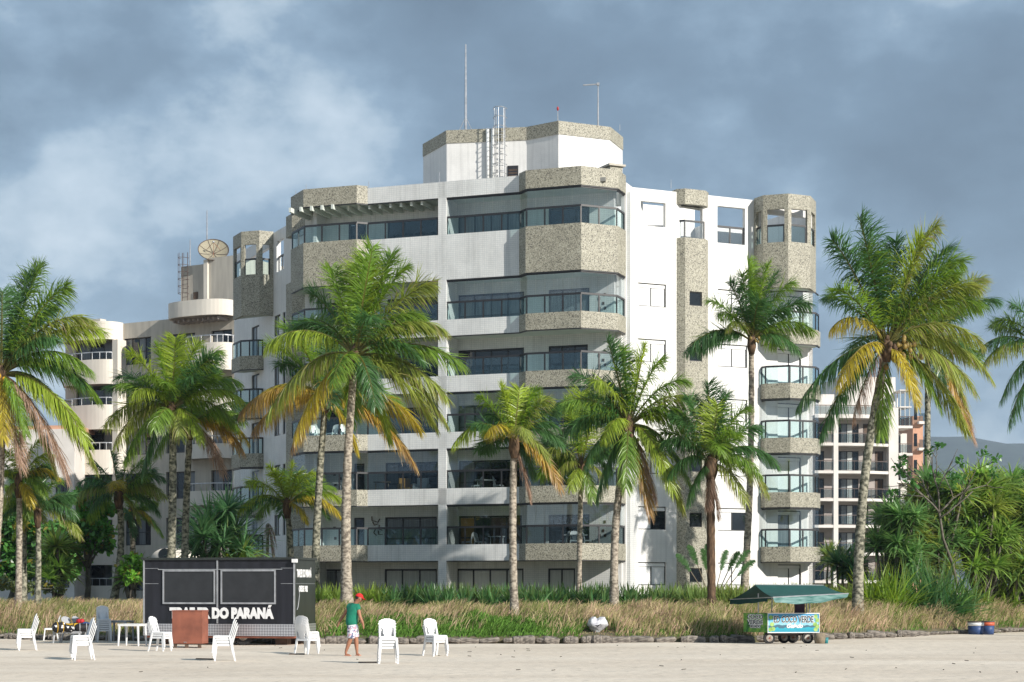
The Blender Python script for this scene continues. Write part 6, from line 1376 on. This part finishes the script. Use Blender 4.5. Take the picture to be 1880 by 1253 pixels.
sheet(k0, f0.lerp(k0, 0.12), f0.lerp(k0, 0.12) + Vector((0, 0, -0.12)), k0 + Vector((0, 0, -0.17)), 10, 2, 0.02, 0.008, 'end_valance', 'canvas_green', CN)
MB().add([rg0, f0, k0, rg0 + Vector((0.01, 0.01, 0)), f0 + Vector((0.01, 0.01, 0)), k0 + Vector((0.01, 0.01, 0))], [(0, 1, 2), (5, 4, 3)])
MB().tube([f0, f1], 0.02, 6).build('front_bar', 'trim_alu', CN); MB().tube([rg0, rg1], 0.02, 6).build('ridge_bar', 'steel', CN); MB().tube([k0, f0], 0.015, 6).build('end_bar', 'steel', CN)
for q in (rg0.lerp(rg1, 0.25), rg0.lerp(rg1, 0.8)): MB().tube([(q.x, q.y + 0.1, 1.0), (q.x, q.y + 0.05, q.z)], 0.022, 6).build('pole', 'steel', CN)
pq = at(1468, 1118, 63.6); o = MB().box((0, 0, 0.19), (0.32, 0.3, 0.38)).build('purple_crate', 'purple_sheet'); o.location = (pq.x, pq.y, 1.06); tag(o, 'small dark purple box standing on the cart counter', 'box')
bk = at(1505, 1182, 63.0); o = MB().tube([(0, 0, 0), (0, 0, 0.2), (0, 0, 0.38)], [0.17, 0.2, 0.19], 12).build('wood_stump', 'pole_brown', smooth=True); o.location = (bk.x, bk.y, 0); tag(o, 'short wooden stump at the right end of the cart', 'stump')
bk = at(1516, 1181, 63.2); o = MB().tube([(0, 0, 0), (0, 0, 0.22)], [0.08, 0.1], 10).build('teal_bucket', 'teal_plastic', smooth=True); o.location = (bk.x, bk.y, 0); tag(o, 'tiny teal bucket right of the wooden stump', 'bucket')
# --- two tubs
for px_, mat, lb_, w_ in ((1791.5, 'plastic_white', 'blue plastic tub with white rim at the right', 0.33), (1813.5, 'orange_plastic', 'blue plastic tub with orange rim at the right', 0.27)):
    Y = 76.0 if w_ > 0.3 else 76.5; q = at(px_, 1165, Y); h_ = 0.56; T = empty('plastic_tub', (q.x, q.y, 0), lb_, 'tub', 'tubs at the foot of the bank')
    MB().tube([(q.x, q.y, 0), (q.x, q.y, h_ * .68)], [w_ * .92, w_], 20).build('tub_body', 'blue_plastic', T, True); MB().tube([(q.x, q.y, h_ * .66), (q.x, q.y, h_ * .92)], [w_ * 1.02, w_ * 1.04], 20).build('rim', mat, T, True)
    MB().tube([(q.x, q.y, h_ * .91), (q.x, q.y, h_)], [w_ * 1.06, w_ * 1.03], 20).build('lid', 'rusty_steel', T, True)
# --- rubbish bag
q = at(1097, 1147, 65.3); rr2 = random.Random(4); o = MB().ball((0, 0, 0), 0.42, 20, 14, (0.95, 0.7, 0.8), 0.26, rr2).build('rubbish_bag', 'bag_plastic', smooth=True); o.location = (q.x, q.y, q.z - 0.02); tag(o, 'crumpled white plastic rubbish bag on the grass bank', 'bag')
md = o.data
for v in md.vertices:
    if v.co.z < 0.05: k = max(0.25, 1 + (v.co.z - 0.05) * 1.9); v.co.x = v.co.x * k + (v.co.z - 0.05) * 0.1; v.co.y *= k
    else: v.co.z -= 0.12 * math.exp(-(v.co.x / 0.1) ** 2)
# small oddments on the sand
r = random.Random(31); tw = MB()
for i in range(70):
    x, y = r.uniform(-14, 18), r.uniform(40, 62); 
    if x < 0 and r.random() < 0.6: continue
    a = r.uniform(0, 6.28); L = r.uniform(0.03, 0.13); tw.bar((x, y, 0.012 + sand_z(x, y)), (x + L * math.cos(a), y + L * math.sin(a), 0.02 + sand_z(x, y)), 0.02, 0.018)
tag(tw.build('beach_litter', 'branch_bark'), 'scattered twigs and dry bits on the open sand', 'twigs', kind='stuff')

# ------------------------------------------------------------------ walking man
Ym = 51.6; pxm = Ym / F; PO = Vector(((648 - 940) * pxm, Ym, sand_z((648 - 940) * pxm, Ym)))
MAN = empty('person', tuple(PO), 'person in green T-shirt, floral shorts, flip-flops and red cap walking on the sand', 'person')
def J(u, v, y=0.0): return Vector(((u - 430) / 580, y, max(0.0, (1150 - v) / 580)))
def skin_obj(name, nodes, edges, mat, lvl=2, fat=1.18):
    me = bpy.data.meshes.new(name); me.from_pydata([n[0] for n in nodes], edges, [])
    o_ = bpy.data.objects.new(name, me); COL.objects.link(o_); md_ = o_.modifiers.new('skin', 'SKIN'); md_.use_smooth_shade = True
    for i, n in enumerate(nodes):
        sv = me.skin_vertices[0].data[i]; rd_ = n[1] if isinstance(n[1], tuple) else (n[1], n[1]); sv.radius = (rd_[0] * fat, rd_[1] * fat); sv.use_root = (i == 0)
    sb = o_.modifiers.new('sub', 'SUBSURF'); sb.levels = lvl; sb.render_levels = lvl
    dg = bpy.context.evaluated_depsgraph_get(); m2 = bpy.data.meshes.new_from_object(o_.evaluated_get(dg)); bpy.data.objects.remove(o_)
    m2.materials.clear(); m2.materials.append(MATS[mat]); o2 = bpy.data.objects.new(name, m2); COL.objects.link(o2); o2.parent = MAN; return o2
nodes = [(J(415, 650), .075), (J(418, 540), .085), (J(428, 400), .10), (J(455, 315), .07), (J(487, 268), .055), (J(512, 232), .075), (J(533, 200), .092), (J(535, 165), .085)]
edges = [(i, i + 1) for i in range(7)]
def chain(start, lst):
    prev = start
    for q in lst: nodes.append(q); edges.append((prev, len(nodes) - 1)); prev = len(nodes) - 1
    return prev
la = chain(2, [(J(365, 340, .10), .055), (J(315, 420, .14), .046), (J(262, 500, .16), .040), (J(225, 560, .14), .038), (J(195, 605, .12), .027), (J(178, 630, .11), .034)])
ra = chain(2, [(J(515, 345, -.10), .055), (J(535, 430, -.14), .046), (J(556, 510, -.16), .040), (J(585, 580, -.16), .037), (J(605, 630, -.15), .027), (J(610, 655, -.15), .034)])
for k, (du, dv, dy) in enumerate(((-22, 40, 0.03), (-14, 50, 0.01), (-4, 50, -0.01), (4, 42, -0.03), (14, 12, 0.03))):
    b = nodes[la][0]; chain(la, [(b + Vector((du * .5 / 580, dy * .7, -dv * .5 / 580)), .011), (b + Vector((du * .8 / 580, dy, -dv / 580)), .009)])
    b = nodes[ra][0]; chain(ra, [(b + Vector((-du * .3 / 580, dy * .7, -dv * .5 / 580)), .011), (b + Vector((-du * .35 / 580, dy, -dv / 580)), .009)])
rl_ = chain(0, [(J(407, 715, -.075), .075), (J(398, 850, -.10), .062), (J(365, 945, -.09), .058), (J(318, 1080, -.09), .034), (J(318, 1122, -.09), .036), (J(352, 1134, -.11), .034), (J(392, 1138, -.14), .024)])
ll_ = chain(0, [(J(438, 715, .075), .075), (J(474, 850, .07), .062), (J(482, 950, .07), .058), (J(494, 1080, .06), .034), (J(492, 1120, .06), .036), (J(518, 1130, .03), .034), (J(545, 1132, 0.0), .024)])
skin_obj('body', nodes, edges, 'skin')
nodes, edges = [(J(406, 690), (.172, .172)), (J(412, 560), (.165, .165)), (J(422, 450), (.17, .17)), (J(432, 360), (.155, .155)), (J(458, 298), (.09, .09))], [(0, 1), (1, 2), (2, 3), (3, 4)]
chain(3, [(J(368, 335, .10), .085), (J(338, 385, .13), .078)]); chain(3, [(J(512, 340, -.11), .085), (J(534, 412, -.14), .078)])
skin_obj('t_shirt', nodes, edges, 'shirt_green', fat=1.12)
nodes, edges = [(J(414, 575), (.13, .13)), (J(415, 640), (.14, .135)), (J(418, 690), (.15, .14))], [(0, 1), (1, 2)]
chain(2, [(J(404, 745, -.085), .112), (J(405, 840, -.095), .104), (J(403, 868, -.095), .102)]); chain(2, [(J(442, 745, .085), .112), (J(468, 830, .075), .102), (J(472, 856, .07), .10)])
skin_obj('shorts', nodes, edges, 'floral_cloth')
hd = J(533, 190); fdir = Vector((0.80, 0.35, -0.28)).normalized()
cp_ = MB(); e1 = fdir.cross(Vector((0, 0, 1))).normalized(); e2 = e1.cross(fdir).normalized(); vs = []
for i in range(7):
    th = math.pi / 2 * i / 6
    for k in range(16): an = 2 * math.pi * k / 16; vs.append(hd + (fdir * math.cos(an) * 0.122 + e1 * math.sin(an) * 0.10) * math.cos(th) + e2 * (0.115 * math.sin(th)) + Vector((0, 0, 0.01)))
cp_.add(vs, [(i * 16 + k, i * 16 + (k + 1) % 16, (i + 1) * 16 + (k + 1) % 16, (i + 1) * 16 + k) for i in range(6) for k in range(16)]); cap = cp_.build('cap', 'cap_red', MAN, True, local=True)
vz = MB(); vv = []
for i in range(9):
    an = math.pi * (i / 8 - .5); 
    for q, dz in ((0.115, 0.012), (0.225, -0.012)): vv.append(hd + fdir * (math.cos(an) * q if q < .2 else 0.10 + 0.11 * math.cos(an) ** 0.7 if math.cos(an) > 0.01 else 0.10) + e1 * math.sin(an) * 0.098 + e2 * dz)
k = len(vv); fsv = [(2 * i, 2 * i + 1, 2 * i + 3, 2 * i + 2) for i in range(8)]
vz.add(vv, fsv); vz.add([v + e2 * 0.012 for v in vv], [tuple(reversed(q)) for q in fsv]); vz.build('visor', 'cap_red', cap, True, local=True)
MB().ball(hd - fdir * 0.035 - Vector((0, 0, 0.015)), 0.092, 12, 8, (0.95, 0.95, 0.8)).build('hair', 'hair', MAN, True, local=True)
fc = hd + fdir * 0.09
MB().ball(fc - e2 * 0.05 + fdir * 0.012, 0.02, 8, 6, (1, 1, 1.4)).build('nose', 'skin', MAN, True, local=True)
for s_ in (-1, 1):
    MB().ball(hd + e1 * s_ * 0.088 - e2 * 0.045, 0.025, 8, 6, (0.7, 0.6, 1.3)).build('ear', 'skin', MAN, True, local=True); MB().ball(fc + e1 * s_ * 0.035 - e2 * 0.02 - fdir * 0.008, 0.010, 6, 5).build('eye', 'hair', MAN, True, local=True)
MB().ball(fc - e2 * 0.095 - fdir * 0.01, 0.018, 8, 5, (1.2, 1.2, 0.4)).build('mouth', 'box_rust', MAN, True, local=True)
for (a, b) in ((J(305, 1140, -.09), J(398, 1146, -.145)), (J(480, 1140, .06), J(552, 1142, -.005))):
    MB().bar(a + Vector((0, 0, .004)), b + Vector((0, 0, .004)), 0.1, 0.022).build('flip_flop', 'sandal', MAN, local=True)

# ------------------------------------------------------------------ balcony furniture
def bal(px_, dep, k): 
    q = Vector((*hit(px_, P0, a_), LV[k] + 0.2)); return q - NF * dep
def simple_table(q, w_, h_, mat, label, rz=0):
    o_ = empty('balcony_table', tuple(q), label, 'table', None, rz); MB().obox((-w_ / 2, -w_ / 3, h_ - .04), (w_, 0, 0), (0, w_ / 1.5, 0), (0, 0, .04)).build('tabletop', mat, o_, local=True)
    for sx_ in (-1, 1):
        for sy_ in (-1, 1): MB().tube([(sx_ * w_ * .4, sy_ * w_ * .26, 0), (sx_ * w_ * .36, sy_ * w_ * .22, h_ - .03)], 0.025, 5).build('leg', mat, o_, local=True)
def armchair(q, rz, mat, label):
    o_ = empty('balcony_armchair', tuple(q), label, 'armchair', None, rz)
    MB().box((0, 0, .32), (.62, .6, .18)).build('seat', mat, o_, local=True); MB().box((0, .28, .62), (.62, .14, .6)).build('backrest', mat, o_, local=True)
    for sx_ in (-1, 1): MB().box((sx_ * .34, 0, .46), (.1, .6, .3)).build('armrest', mat, o_, local=True)
    for sx_ in (-1, 1):
        for sy_ in (-1, 1): MB().box((sx_ * .28, sy_ * .25, .115), (.06, .06, .23)).build('leg', 'wood_brown', o_, local=True)
armchair(bal(735, 0.75, 1) + Vector((0, 0, .35)), R(20), 'ochre_cloth', 'ochre armchair on the second floor left balcony'); armchair(bal(762, 0.85, 1) + Vector((0, 0, .35)), R(-15), 'plastic_white', 'white armchair next to the ochre one on the second floor')
simple_table(bal(690, 0.8, 1) + Vector((0, 0, .35)), 0.9, .75, 'pole_brown', 'brown table left of the armchairs on the second floor')
simple_table(bal(607, 0.4, 1) + Vector((0, 0, .35)), 0.9, .72, 'plastic_white', 'white table behind the palm trunks on the second floor left bay')
simple_table(bal(902, 0.8, 0) + Vector((0, 0, .35)), 0.85, .72, 'plastic_white', 'white round-footed table on the first floor right balcony'); simple_table(bal(1050, 0.55, 0) + Vector((0, 0, .35)), 1.2, .74, 'plastic_white', 'dining table in the first floor central bay')
simple_table(bal(880, 0.9, 1) + Vector((0, 0, .35)), 1.1, .74, 'plastic_white', 'white table on the second floor right balcony'); simple_table(bal(1040, 0.55, 1) + Vector((0, 0, .35)), 1.0, .74, 'plastic_white', 'white table in the second floor central bay')
for i, (px_, dep, k, rz, lb_) in enumerate([(848, .7, 0, -100, 'left of the table on the first floor right balcony'), (870, .9, 0, 60, 'behind the first floor balcony table'), (1025, .6, 0, -80, 'left of the dining table in the first floor bay'), (1052, .25, 0, 0, 'in front of the dining table in the first floor bay'), (1075, .55, 0, 85, 'right of the dining table in the first floor bay'),
        (866, .7, 1, -70, 'left of the table on the second floor right balcony'), (905, .9, 1, 80, 'right of the table on the second floor right balcony'), (1020, .6, 1, -75, 'left of the table in the second floor bay'), (1062, .6, 1, 85, 'right of the table in the second floor bay'), (632, .3, 1, -60, 'between the palm trunks on the second floor left bay'),
        (575, .3, 2, 40, 'at the left of the third floor left bay'), (605, .3, 2, -40, 'in the middle of the third floor left bay'), (628, .3, 2, 20, 'at the right of the third floor left bay')]):
    chair(bal(px_, dep, k) + Vector((0, 0, .36)), R(rz), 'white balcony chair ' + lb_, 'white chairs on the balconies')
# rounded cream dormer behind the trailer roof
q = at(308, 1022, 92); DM = empty('rounded_kiosk', (q.x, 92, ground_z(q.x, 92)), 'small cream vaulted kiosk top with round window behind the trailer', 'kiosk')
pts = [(q.x + 0.75 * math.cos(R(a)), q.z - 0.15 + 0.55 * math.sin(R(a))) for a in range(0, 181, 15)]; n = len(pts)
mb = MB(); mb.add([(x, 91.5, z) for x, z in pts] + [(x + 0.9, 94, z) for x, z in pts], [(i, i + 1, n + i + 1, n + i) for i in range(n - 1)] + [tuple(range(n - 1, -1, -1)), tuple(range(n, 2 * n))]); mb.build('vault', 'cream_paint', DM, True)
MB().box((q.x + .4, 92.8, (q.z + .8) / 2), (1.5, 2.4, q.z - 0.95)).build('base', 'taupe_paint', DM)
MB().tube([(q.x - .05, 91.46, q.z + .08), (q.x - .05, 91.52, q.z + .08)], 0.32, 16).build('round_window', 'dark_pane', DM)

# ------------------------------------------------------------------ humid sea air
hzm, hn, hl, hp = nt('haze_air'); hn.remove(hp)
pv = hn.new('ShaderNodeVolumePrincipled'); pv.inputs['Color'].default_value = (0.66, 0.80, 0.98, 1); pv.inputs['Density'].default_value = 0.00012; pv.inputs['Anisotropy'].default_value = 0.0
hl.new(pv.outputs[0], hn['Material Output'].inputs['Volume'])
o = MB().obox((-5400, -1000, -6), (10800, 0, 0), (0, 8600, 0), (0, 0, 460)).build('haze', 'haze_air'); tag(o, kind='stuff')
